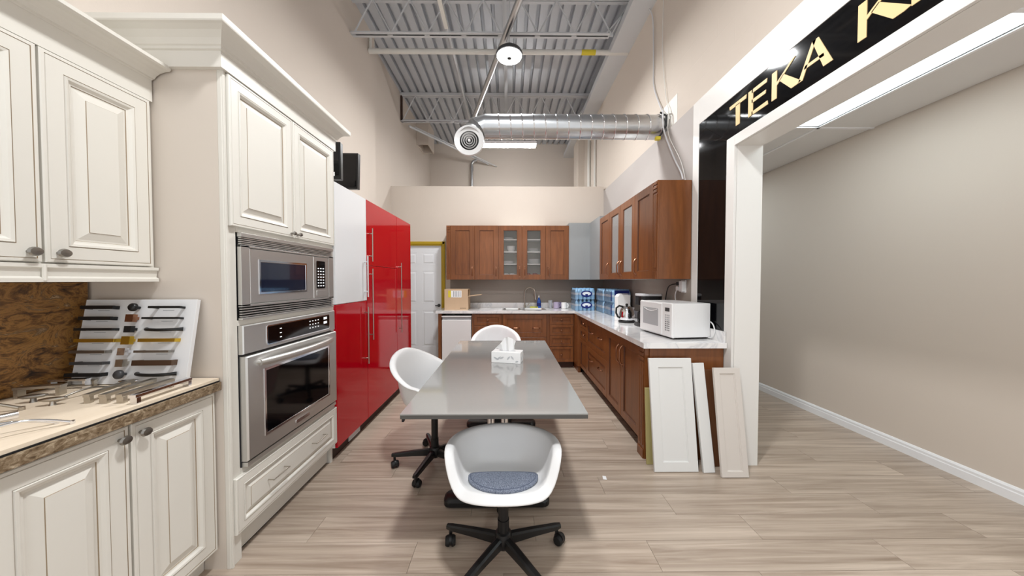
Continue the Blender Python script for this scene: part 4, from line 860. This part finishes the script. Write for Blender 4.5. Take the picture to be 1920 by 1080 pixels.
obj('handle', G().tube([(kx - 0.045, ky - 0.01, ZC2 + 0.178), (kx - 0.09, ky - 0.01, ZC2 + 0.19), (kx - 0.122, ky - 0.01, ZC2 + 0.165), (kx - 0.125, ky - 0.01, ZC2 + 0.11), (kx - 0.105, ky - 0.01, ZC2 + 0.065), (kx - 0.08, ky - 0.01, ZC2 + 0.055)], 0.011, 10), M_black, t, smooth=60)
g = G(); g.loft([[(kx + 0.05, ky - 0.02, ZC2 + 0.16), (kx + 0.05, ky + 0.02, ZC2 + 0.16), (kx + 0.065, ky, ZC2 + 0.12)], [(kx + 0.085, ky - 0.008, ZC2 + 0.172), (kx + 0.085, ky + 0.008, ZC2 + 0.172), (kx + 0.088, ky, ZC2 + 0.155)]]); obj('spout', g, M_chrome, t)
cx_, cy_ = 1.455, 3.33
t = thing('coffee_maker', 'black drip coffee maker with a pale lid behind the white microwave', 'coffee maker', (cx_, cy_, ZC2))
obj('hotplate_base', G().prism(rrect(cx_ - 0.13, cx_ + 0.12, cy_ - 0.085, cy_ + 0.085, 0.05), ZC2, ZC2 + 0.035), M_darkgrey, t, bev=0.004)
obj('tower', G().prism(rrect(cx_ + 0.03, cx_ + 0.12, cy_ - 0.085, cy_ + 0.085, 0.02), ZC2 + 0.0355, ZC2 + 0.22), M_black, t)
obj('head', G().prism(rrect(cx_ - 0.12, cx_ + 0.12, cy_ - 0.085, cy_ + 0.085, 0.05), ZC2 + 0.221, ZC2 + 0.315), M_black, t, bev=0.004)
obj('lid', G().prism(rrect(cx_ - 0.122, cx_ + 0.122, cy_ - 0.087, cy_ + 0.087, 0.05), ZC2 + 0.3155, ZC2 + 0.338), M_lightgrey, t, bev=0.004)
cr = obj('carafe', G().lathe([(0.05, 0.036), (0.066, 0.05), (0.068, 0.10), (0.055, 0.15), (0.045, 0.17)], (cx_ - 0.045, cy_, ZC2), 24), M_darkgrey, t, smooth=40)
obj('carafe_handle', G().tube([(cx_ - 0.09, cy_ - 0.03, ZC2 + 0.16), (cx_ - 0.125, cy_ - 0.05, ZC2 + 0.15), (cx_ - 0.13, cy_ - 0.05, ZC2 + 0.09), (cx_ - 0.105, cy_ - 0.04, ZC2 + 0.06)], 0.009, 8), M_black, cr, smooth=60)

# ------------------------------------------------------------------ countertop microwave (built about its own base, then turned)
t = thing('countertop_microwave', 'white countertop microwave on the marble counter end', 'microwave', (0, 0, 0))
MW, MH, MD = 0.49, 0.275, 0.315          # u along the front (its -x side is hinge), front faces -x locally
Fm = lambda u, v, ww: (-ww, u, v)
obj('case', G().prism(rrect(0.0, MD, 0.0, MW, 0.006), 0.014, 0.014 + MH), M_whiteplastic, t, bev=0.004)
fr = obj('front', G(Fm).ring(0.0, MW, 0.012, 0.014 + MH + 0.002, [(0, 0), (0, 0.012), (0.006, 0.020)]), M_whiteplastic, t)
md_ = obj('door', G(Fm).ring(0.135, MW - 0.008, 0.022, 0.014 + MH - 0.006, [(0, 0.018), (0, 0.023), (0.003, 0.026)]), M_whiteplastic, t)
obj('window', G(Fm).prism(rrect(0.185, 0.425, 0.085, 0.235, 0.006), 0.026, 0.0275), mat('grey_mesh_window', rgb(178, 180, 183), 0.15, coat=0.5), md_)
obj('grip', G(Fm).tube([(0.20 + 0.0205 * k, 0.227 - 0.02 * math.sin(math.pi * k / 10.0), 0.0285) for k in range(11)], 0.0035, 8), M_whiteplastic, md_, smooth=50)
obj('control_display', G(Fm).box(0.035, 0.095, 0.222, 0.252, 0.020, 0.0215), M_darkgrey, fr)
for j in range(8):
    for k in range(3):
        if j < 6 or k < 3: obj('button', G(Fm).prism(rrect(0.034 + 0.022 * k, 0.048 + 0.022 * k, 0.062 + 0.0175 * j, 0.072 + 0.0175 * j, 0.003, 2), 0.020, 0.0218), M_grey if j < 5 else M_print, fr)
for xx in (0.04, MD - 0.04):
    for yy in (0.05, MW - 0.05): obj('foot', G().cyl((xx, yy, 0), (xx, yy, 0.0145), 0.014, n=12), M_black, t)
obj('dark_underside', G().box(0.004, MD - 0.004, 0.004, MW - 0.004, 0.010, 0.0138), M_black, t)
place(t, (1.322, 2.545, ZC2 + 0.0005), math.radians(6.5))
t = thing('wall_outlet', 'white outlet with a plug adapter under the cherry cabinet end', 'outlet', (1.65, 3.03, 1.30))
obj('plate', G(FR(1.6535)).prism(rrect(2.975, 3.055, 1.275, 1.395, 0.006), 0, 0.006), M_whiteplastic, t)
obj('adapter', G(FR(1.6535)).prism(rrect(2.985, 3.045, 1.285, 1.385, 0.006), 0.006, 0.035), M_whiteplastic, t, bev=0.003)
obj('plug', G(FR(1.6535)).prism(rrect(3.048, 3.085, 1.345, 1.375, 0.006), 0.006, 0.04), M_black, t)
obj('plug', G(FR(1.6535)).prism(rrect(3.048, 3.090, 1.295, 1.335, 0.012), 0.006, 0.04), M_whiteplastic, t)
cable('black_power_cord', 'black power cord looping from the outlet down to the counter', [(1.63, 3.09, 1.36), (1.60, 3.20, 1.33), (1.60, 3.26, 1.20), (1.60, 3.27, 1.08), (1.61, 3.36, 0.99), (1.60, 3.44, 0.926)], 0.005, M_black)
cable('white_power_cord', 'white power cord hanging from the outlet behind the microwave', [(1.63, 3.095, 1.31), (1.62, 3.11, 1.24), (1.625, 3.08, 1.12), (1.63, 3.02, 1.0), (1.63, 2.96, 0.921)], 0.005, M_whiteplastic)
cable('microwave_cord', 'white cord bulging behind the right edge of the white microwave', [(1.631, 2.68, 1.06), (1.641, 2.58, 1.05), (1.630, 2.52, 1.0), (1.628, 2.54, 0.94), (1.618, 2.60, 0.922)], 0.005, M_whiteplastic)

# ------------------------------------------------------------------ leaning sample doors
def lean(lab, x0, x1, ybot, ytop, ht, th, m, kind, skew=0.0, name='sample_door', cat='door sample', dark=None):
    wd = x1 - x0
    t = thing(name, lab, cat, (0, 0, 0))
    F = lambda u, v, ww: (u, -ww, v)
    if kind == 'shaker': shaker(t, F, -wd / 2, wd / 2, 0, ht, 0.072 if wd > 0.25 else 0.045, m, 'frame', th, 0.008, dark or m)
    else: obj('slab', G(F).ring(-wd / 2, wd / 2, 0, ht, [(0, 0), (0, th - 0.002), (0.002, th)]), m, t)
    a = math.asin((ytop - ybot) / ht)
    place(t, ((x0 + x1) / 2, ybot + th * math.cos(a), th * math.sin(a) * 0 + 0.0005), 0, -a, skew); return t
YE = 2.438
lean('large white shaker sample door leaning on the cherry cabinet end', 1.052, 1.372, 2.275, 2.392, 0.81, 0.02, mat('white_lacquer', rgb(224, 224, 222), 0.35), 'shaker', 0.0)
lean('narrow plain white sample strip leaning between two panelled samples', 1.402, 1.485, 2.262, 2.380, 0.775, 0.022, mat('white_lacquer', rgb(224, 224, 222), 0.35), 'slab', -0.03, 'sample_strip')
lean('narrow greige panelled sample door leaning at the white jamb', 1.497, 1.688, 2.205, 2.318, 0.755, 0.02, M_greige, 'shaker', 0.0)
lean('dark brown wood sample board leaning behind the narrow white strip', 1.455, 1.60, 2.342, 2.415, 0.71, 0.018, grain('brown_board', rgb(92, 56, 32), rgb(112, 70, 40), 2, (8, 8, 1), rough=0.5), 'slab', -0.0, 'sample_board')
lean('thin raw board with an olive edge behind the large white sample door', 1.037, 1.22, 2.375, 2.418, 0.57, 0.012, M_olive, 'slab', 0.0, 'raw_board')

# ------------------------------------------------------------------ table
t = thing('meeting_table', 'grey quartz-topped table with black T-shaped feet', 'table', (-0.075, 2.5, 0))
tx0, tx1, tyy0, tyy1 = -0.532, 0.385, 1.545, 3.45
obj('top', G().box(tx0, tx1, tyy0, tyy1, 0.734, 0.740, 0).box(tx0 + 0.0005, tx1 - 0.0005, tyy0 + 0.0005, tyy1 - 0.0005, 0.715, 0.7345, 1), [M_table, M_edgeshade], t)
obj('apron', G().box(tx0 + 0.25, tx1 - 0.25, 1.90, 3.10, 0.66, 0.7175), M_black, t)
for yy in (1.975, 3.03):
    ft = obj('foot', G().loft([[(p[0], p[1], z) for p in rrect(-0.405 + i_, 0.248 - i_, yy - 0.065 + i_, yy + 0.065 - i_, 0.045)] for z, i_ in ((0.012, 0.0), (0.04, 0.0), (0.055, 0.015))]), M_black, t, smooth=40, bev=0.002)
    for xx in (-0.36, 0.20): obj('glide', G().cyl((xx, yy, 0), (xx, yy, 0.0125), 0.03, n=14), M_rubber, ft)
    for xx in (-0.115, -0.03): obj('column', G().cyl((xx, yy, 0.054), (xx, yy, 0.659), 0.022, n=18), M_chrome, t, smooth=40)
    obj('socket', G().prism(rrect(-0.17, 0.02, yy - 0.05, yy + 0.05, 0.02), 0.055, 0.09), M_black, t)
obj('bracket', G().box(-0.529, -0.519, 1.56, 1.58, 0.695, 0.7175), M_black, t)
# tissue box
t = thing('tissue_box', 'white tissue box with leaf print and a pulled tissue on the table', 'tissue box', (0, 0, 0))
tw, td, th_ = 0.235, 0.12, 0.085
bx = obj('carton', G().box(-tw / 2, tw / 2, -td / 2, td / 2, 0, th_), M_paper, t, bev=0.002)
M_leafprint = mat('pale_leaf_print', rgb(196, 198, 201), 0.7)
def leaf(cx, cz, a, L):
    pts = []
    for k in range(9): s = k / 8.0; pts.append((s * L, 0.007 * math.sin(math.pi * s)))
    for k in range(7, 0, -1): s = k / 8.0; pts.append((s * L, -0.007 * math.sin(math.pi * s)))
    return [(cx + p * math.cos(a) - q * math.sin(a), cz + p * math.sin(a) + q * math.cos(a)) for p, q in pts]
for cx0, cz0, a, L in ((-0.10, 0.045, -0.5, 0.06), (-0.075, 0.02, 0.7, 0.06), (-0.05, 0.03, 0.5, 0.05), (0.01, 0.025, 0.9, 0.05), (0.04, 0.06, -0.9, 0.05), (0.075, 0.012, 0.3, 0.035)):
    g = G(lambda u, v, ww: (u, -td / 2 - ww, v)); g.prism(leaf(cx0, cz0, a, L * 0.8), 0.0002, 0.0008); obj('leaf_print', g, M_leafprint, bx)
for cy0, cz0, a, L in ((-0.03, 0.02, 0.8, 0.05), (0.02, 0.03, 1.2, 0.045)):
    g = G(lambda u, v, ww: (tw / 2 + ww, u, v)); g.prism(leaf(cy0, cz0, a, L * 0.8), 0.0002, 0.0008); obj('leaf_print', g, M_leafprint, bx)
obj('slot', G().prism([(0.07 * math.cos(2 * math.pi * k / 20), 0.022 * math.sin(2 * math.pi * k / 20)) for k in range(20)], th_ + 0.0002, th_ + 0.0009), M_lightgrey, bx)
g = G()
bot = [(-0.060, 0.004, 0), (-0.035, -0.010, 0), (-0.010, 0.008, 0), (0.015, -0.010, 0), (0.040, 0.008, 0), (0.058, -0.004, 0)]
mid = [(-0.072, -0.022, 0.020), (-0.042, -0.030, 0.050), (-0.012, 0.006, 0.055), (0.012, -0.028, 0.050), (0.045, 0.004, 0.055), (0.060, -0.018, 0.045)]
top = [(-0.092, -0.046, 0.022), (-0.050, -0.036, 0.062), (-0.018, -0.004, 0.108), (0.008, -0.022, 0.116), (0.044, 0.000, 0.096), (0.072, -0.020, 0.084)]
for off in (0.0, 0.0018):
    g.loft([[(p[0], p[1] + off, th_ + 0.001 + p[2]) for p in row] for row in (bot, mid, top)], False, False, False)
obj('tissue', g, M_paper, t, smooth=25)
place(t, (-0.015, 2.56, 0.7405), math.radians(-13))

# ------------------------------------------------------------------ swivel chairs
def chair(lab, loc, rz, base_rot, seat, hb, harm, Rf, Rs, Rb, pad=True, tilt=0.0, flatpad=False):
    """local: faces -y; origin on the floor under the stem"""
    t = thing('swivel_chair', lab, 'chair', (0, 0, 0), 'white shell swivel chairs')
    N = 48
    def outline(a):
        c, s = math.cos(a), math.sin(a)            # a = -90deg front, +90deg back
        R = Rf if s < 0 else Rb
        e = 2.5
        return 1.0 / ((abs(c) / Rs) ** e + (abs(s) / R) ** e) ** (1 / e)
    def rim(a):
        s = math.sin(a); b = (s + 1) / 2
        if b < 0.13: return 0.014 + 0.02 * b
        q = min(1.0, (b - 0.13) / 0.30); q = q * q * (3 - 2 * q)
        return 0.018 + (harm - 0.018) * q + (hb - harm) * max(0, (b - 0.5) / 0.5) ** 1.3
    prof = [(0.0, 0.0), (0.30, 0.0), (0.54, 0.003), (0.70, 0.02), (0.785, 0.09), (0.85, 0.26), (0.90, 0.50), (0.955, 0.78), (0.98, 0.92), (1.00, 0.98), (1.05, 1.02), (1.12, 1.03), (1.175, 1.0)]
    rings = []
    for pr, pz in prof:
        ring = []
        for k in range(N):
            a = 2 * math.pi * k / N; h = rim(a); R = outline(a); s = math.sin(a)
            f = max(0.0, min(1.0, (h - 0.03) / 0.10))
            rr = pr * f + (pr if pr < 0.6 else 0.6 + (pr - 0.6) * 0.80) * (1 - f)
            zz = h * pz * f + (1 - f) * (0.012 * min(1, (pr / 0.9)) if pr < 0.97 else 0.012 - (pr - 0.97) * 0.16)
            x, y = R * rr * math.cos(a), R * rr * s
            ring.append((x, y - 0.0, seat + zz + tilt * (-y)))
        rings.append(ring)
    g = G(); g.loft(rings[1:], False, False); g.f([g.v(p) for p in rings[1]][::-1])
    sh = obj('shell', g, M_shell, t, smooth=70)
    md = sh.modifiers.new('solidify', 'SOLIDIFY'); md.thickness = 0.012; md.offset = -1
    md = sh.modifiers.new('subsurf', 'SUBSURF'); md.levels = 1; md.render_levels = 1
    if pad:
        def pe(sc, z): return [((Rs * 0.70) * sc * math.cos(2 * math.pi * k / 36), -0.02 + (Rf * 0.78 if math.sin(2 * math.pi * k / 36) < 0 else (0.05 if flatpad else Rb * 0.60)) * sc * math.sin(2 * math.pi * k / 36), seat + z + tilt * (0.02 - 0.16 * sc * math.sin(2 * math.pi * k / 36))) for k in range(36)]
        g = G(); g.loft([pe(0.97, 0.008), pe(1.0, 0.014), pe(1.0, 0.022), pe(0.96, 0.028), pe(0.80, 0.031), pe(0.4, 0.032)]); pd = obj('seat_pad', g, M_fabric, t, smooth=60, label='blue-grey woven seat pad')
        e = [((Rs * 0.70) * 0.94 * math.cos(2 * math.pi * k / 36), -0.02 + (Rf * 0.78 if math.sin(2 * math.pi * k / 36) < 0 else (0.05 if flatpad else Rb * 0.60)) * 0.94 * math.sin(2 * math.pi * k / 36), seat + 0.0295 + tilt * (0.02 - 0.16 * 0.94 * math.sin(2 * math.pi * k / 36))) for k in range(37)]
        obj('stitching', G().tube(e, 0.0016, 6), mat('pad_stitch', rgb(92, 100, 120), 0.9), pd)
    obj('seat_plate', G().prism(rrect(-0.10, 0.10, -0.09, 0.09, 0.02), seat - 0.055, seat - 0.016), M_black, t, bev=0.004)
    obj('stem', G().cyl((0, 0, 0.12), (0, 0, seat - 0.054), 0.025, n=20).cyl((0, 0, 0.12), (0, 0, 0.20), 0.029, n=20), M_black, t, smooth=40)
    obj('hub', G().lathe([(0.036, 0.062), (0.042, 0.07), (0.045, 0.11), (0.038, 0.135), (0.03, 0.14)], (0, 0, 0), 20), M_black, t, smooth=40)
    for k in range(5):
        a = base_rot + 2 * math.pi * k / 5; c, s = math.cos(a), math.sin(a)
        def sec(d, wd, z0, z1): return [(d * c - q * s, d * s + q * c, z) for q, z in ((-wd, z0), (wd, z0), (wd, z1 - 0.006), (wd * 0.5, z1), (-wd * 0.5, z1), (-wd, z1 - 0.006))]
        lg = obj('leg', G().loft([sec(0.03, 0.020, 0.075, 0.122), sec(0.16, 0.0185, 0.079, 0.113), sec(0.29, 0.017, 0.078, 0.102), sec(0.315, 0.012, 0.08, 0.099)]), M_black, t)
        b = a + 0.9 + k * 1.1; bc, bs = math.cos(b), math.sin(b); wx, wy = 0.295 * c, 0.295 * s
        cx0, cy0 = wx + 0.016 * bc, wy + 0.016 * bs
        g = G()
        for sgn in (-1, 1):
            q0 = (cx0 - bs * 0.007 * sgn, cy0 + bc * 0.007 * sgn, 0.0265); q1 = (cx0 - bs * 0.026 * sgn, cy0 + bc * 0.026 * sgn, 0.0265)
            g.tube([q0, ((q0[0] + q1[0]) / 2, (q0[1] + q1[1]) / 2, 0.0265), q1], [0.0262, 0.0262, 0.021], 18)
        obj('caster', g, M_rubber, lg, smooth=50)
        g = G(); g.cyl((wx, wy, 0.045), (wx, wy, 0.080), 0.009, n=10); g.cyl((cx0 - bs * 0.0065, cy0 + bc * 0.0065, 0.034), (cx0 + bs * 0.0065, cy0 - bc * 0.0065, 0.034), 0.027, n=16); obj('caster_fork', g, M_black, lg, smooth=40)
    place(t, loc, rz); return t
R72 = math.radians
chair('white shell swivel chair with a blue-grey seat pad turned away from the table end', (-0.03, 1.575, 0), 0.0, R72(90), 0.408, 0.200, 0.165, 0.205, 0.245, 0.20, True, 0.13, True)
chair('white shell swivel chair facing the table side, next to the red cabinets', (-0.565, 2.40, 0), R72(72), R72(150 - 72 - 36), 0.485, 0.37, 0.185, 0.20, 0.262, 0.25, True)
chair('white shell swivel chair behind the table end, facing the tissue box', (-0.165, 3.86, 0), 0.0, R72(90), 0.455, 0.355, 0.19, 0.21, 0.265, 0.25, True)

# ------------------------------------------------------------------ handle sample board
t = thing('handle_board', 'white display board with black, gold and steel handles leaning on the tower side', 'display board', (0, 0, 0))
BW, BH = 0.49, 0.375
bd = obj('board', G().box(-BW / 2, BW / 2, 0, 0.018, 0, BH), M_whitegloss, t, bev=0.001)
Fb = lambda u, v, ww: (u, -ww, v)
def pull(u0, u1, v, m, h=0.012, m2=None):
    h *= 1.3
    g = G(Fb); g.box(u0, u1, v - h / 2, v + h / 2, 0.024, 0.034)
    for uu in (u0 + 0.012, u1 - 0.012): g.box(uu - 0.005, uu + 0.005, v - h / 2, v + h / 2, 0, 0.024)
    obj('pull_handle', g, m, t, bev=0.001)
def bow(u0, u1, v, m):
    g = G(Fb); g.tube([(u0 + (u1 - u0) * k / 10.0, v - 0.004 * math.sin(math.pi * k / 10.0), 0.004 + 0.026 * math.sin(math.pi * k / 10.0) ** 0.5) for k in range(11)], [0.009] + [0.007] * 9 + [0.009], 10); obj('pull_handle', g, m, t, smooth=50)
def rknob(u, v, m, r=0.015, sq=False):
    r *= 1.2
    g = G(Fb)
    if sq: g.box(u - r, u + r, v - r, v + r, 0.018, 0.036).box(u - 0.006, u + 0.006, v - 0.006, v + 0.006, 0, 0.018)
    else: g.loft([[(u + rr * math.cos(2 * math.pi * k / 16), v + rr * math.sin(2 * math.pi * k / 16), ww) for k in range(16)] for rr, ww in ((0.006, 0), (0.006, 0.016), (r, 0.022), (r, 0.032), (r * 0.7, 0.038))])
    obj('cabinet_knob', g, m, t, smooth=None if sq else 50)
rows = [BH - 0.038 - 0.049 * k for k in range(7)]
L0, L1, Rr0, Rr1, MC = -0.225, -0.085, 0.065, 0.205, -0.005
pull(L0, L1, rows[0], M_black); rknob(MC, rows[0], M_black); pull(Rr0, Rr1, rows[0], M_black, 0.008)
pull(L0, L1, rows[1], M_black, 0.012); rknob(MC, rows[1], M_bronze, 0.014, True); pull(Rr0 - 0.02, Rr1, rows[1], M_black, 0.007)
pull(L0 - 0.01, L1 + 0.015, rows[2], M_black, 0.009); rknob(MC, rows[2], M_black, 0.012, True); bow(Rr0 - 0.02, Rr1, rows[2], M_black)
pull(L0, L1 + 0.03, rows[3], M_gold, 0.012); rknob(MC, rows[3], M_gold, 0.015, True); pull(Rr0 - 0.02, Rr1, rows[3], M_gold, 0.012)
pull(L0 - 0.012, L1, rows[4], M_pewter, 0.010); rknob(MC - 0.01, rows[4], M_chrome, 0.013, True); pull(Rr0 - 0.03, Rr1 - 0.02, rows[4], M_pewter, 0.008)
pull(L0, L1, rows[5], M_darkgrey, 0.010); rknob(MC - 0.01, rows[5], M_nickel, 0.013, True); pull(Rr0 - 0.03, Rr1, rows[5], mat('brown_bronze', rgb(110, 90, 76), 0.35, metal=0.9), 0.018)
pull(L0 - 0.012, L1, rows[6], M_black, 0.012); rknob(MC - 0.012, rows[6], M_darkgrey, 0.016); bow(Rr0 - 0.03, Rr1, rows[6], M_black)
for k in range(7):
    for u in (-0.16, 0.125): obj('caption', G(Fb).box(u - 0.025, u + 0.025, rows[k] - 0.014, rows[k] - 0.0115, 0.0, 0.0004), M_print, bd)
place(t, (-1.685, 1.418, 0.9335), math.radians(1.5), math.radians(-10.0))

# ------------------------------------------------------------------ loose handles lying on the beige board
ZH = 0.9305
def dpull(name, lab, p0, p1, wd, ht, th, m, grp=None):
    """bar pull resting on its two feet"""
    x0, y0 = p0; x1, y1 = p1; L = math.hypot(x1 - x0, y1 - y0); a = math.atan2(y1 - y0, x1 - x0)
    t = thing(name, lab, 'handle', (0, 0, 0), grp)
    obj('grip', G().box(0, L, -wd / 2, wd / 2, ht - th, ht), m, t, bev=0.0012)
    for s in (0.004, L - 0.004 - th * 1.2): obj('foot', G().box(s, s + th * 1.2, -wd / 2, wd / 2, 0, ht - th), m, t)
    place(t, (x0, y0, ZH), a)
dpull('box_pull', 'short broad nickel box pull lying near the slate panel', (-1.93, 1.258), (-1.80, 1.30), 0.03, 0.042, 0.010, M_nickel)
dpull('box_pull', 'slim chrome-topped box pull behind the short broad one', (-1.935, 1.355), (-1.80, 1.375), 0.022, 0.042, 0.008, M_chrome)
dpull('box_pull', 'long thin nickel bar pull in front of the white handle board', (-1.93, 1.40), (-1.80, 1.40), 0.012, 0.030, 0.006, M_nickel)
for (a, b, lab, m, wd) in (((-1.578, 1.195), (-1.628, 1.385), 'nickel bar pull, farthest from the counter edge of the parallel row', M_nickel, 0.014), ((-1.515, 1.192), (-1.545, 1.395), 'nickel square bar pull, second of the row from the slate side', M_nickel, 0.018), ((-1.457, 1.195), (-1.462, 1.39), 'satin square bar pull, third of the row from the slate side', M_nickel, 0.018), ((-1.395, 1.185), (-1.402, 1.405), 'chrome and satin bar pull closest to the brown counter edge', M_chrome, 0.018)):
    dpull('bar_pull', lab, a, b, wd * 1.35, 0.036, 0.012, m)
def bow_pull(lab, p0, p1, h, r, m, side=0.0):
    x0, y0 = p0; x1, y1 = p1
    pts = [(x0 + (x1 - x0) * k / 14.0 + side * math.sin(math.pi * k / 14.0), y0 + (y1 - y0) * k / 14.0, ZH + r + h * math.sin(math.pi * k / 14.0)) for k in range(15)]
    t = thing('bow_pull', lab, 'handle', ((x0 + x1) / 2, (y0 + y1) / 2, ZH))
    obj('bow', G().tube(pts, [r] + [r * 0.85] * 13 + [r], 10), m, t, smooth=60)
    for p in (pts[0], pts[-1]): obj('foot', G().cyl((p[0], p[1], ZH), (p[0], p[1], ZH + 2 * r), r * 1.25, n=12), m, t, smooth=40)
bow_pull('large arched nickel pull at the slate panel side of the board', (-1.93, 1.06), (-1.73, 1.14), 0.030, 0.006, M_nickel)
bow_pull('wide arched chrome pull near the brown counter edge', (-1.50, 0.86), (-1.405, 1.03), 0.035, 0.005, M_chrome, -0.01)
bow_pull('second arched chrome pull beside the wide one', (-1.56, 0.86), (-1.455, 1.03), 0.030, 0.0045, M_chrome, -0.01)
bow_pull('slender curved pewter pull beyond the twin knobs', (-1.72, 1.22), (-1.70, 1.37), 0.020, 0.0045, M_pewter, 0.01)
t = thing('tube_pull', 'thick chrome tube pull lying on the beige board', 'handle', (-1.62, 0.98, ZH))
obj('bar', G().cyl((-1.66, 0.86, ZH + 0.028), (-1.585, 1.035, ZH + 0.028), 0.012, n=16), M_chrome, t, smooth=40)
for s in (0.2, 0.8): obj('foot', G().cyl((-1.66 + 0.075 * s, 0.86 + 0.175 * s, ZH), (-1.66 + 0.075 * s, 0.86 + 0.175 * s, ZH + 0.028), 0.007, n=10), M_chrome, t, smooth=40)
for x, y, lab, m, a in ((-1.80, 1.215, 'pewter wing knob lying beside the short broad box pull', M_pewter, 0.5), (-1.685, 1.185, 'flat nickel oblong knob in the middle of the beige board', M_nickel, 0.4), (-1.655, 1.395, 'small chrome oval knob at the foot of the white handle board', M_chrome, 0.2)):
    t = thing('loose_knob', lab, 'knob', (x, y, ZH))
    obj('stem', G().lathe([(0.010, 0), (0.008, 0.004), (0.007, 0.016)], (x, y, ZH), 14), m, t, smooth=40)
    g = G(); ca, sa = math.cos(a), math.sin(a)
    def ov(sc, z): return [(x + 0.038 * sc * math.cos(q) * ca - 0.013 * sc * math.sin(q) * sa, y + 0.038 * sc * math.cos(q) * sa + 0.013 * sc * math.sin(q) * ca, ZH + z) for q in [2 * math.pi * k / 20 for k in range(20)]]
    g.loft([ov(0.7, 0.0162), ov(1.0, 0.021), ov(0.95, 0.026), ov(0.5, 0.029)]); obj('head', g, m, t, smooth=60)
# paper scrap on the floor
tag(obj('paper_scrap', G().prism([(0.655, 2.20), (0.68, 2.195), (0.685, 2.235), (0.662, 2.24)], 0.0003, 0.0012), M_paper), 'tiny white paper scrap on the floor right of the table', 'paper')
bpy.context.view_layer.update()
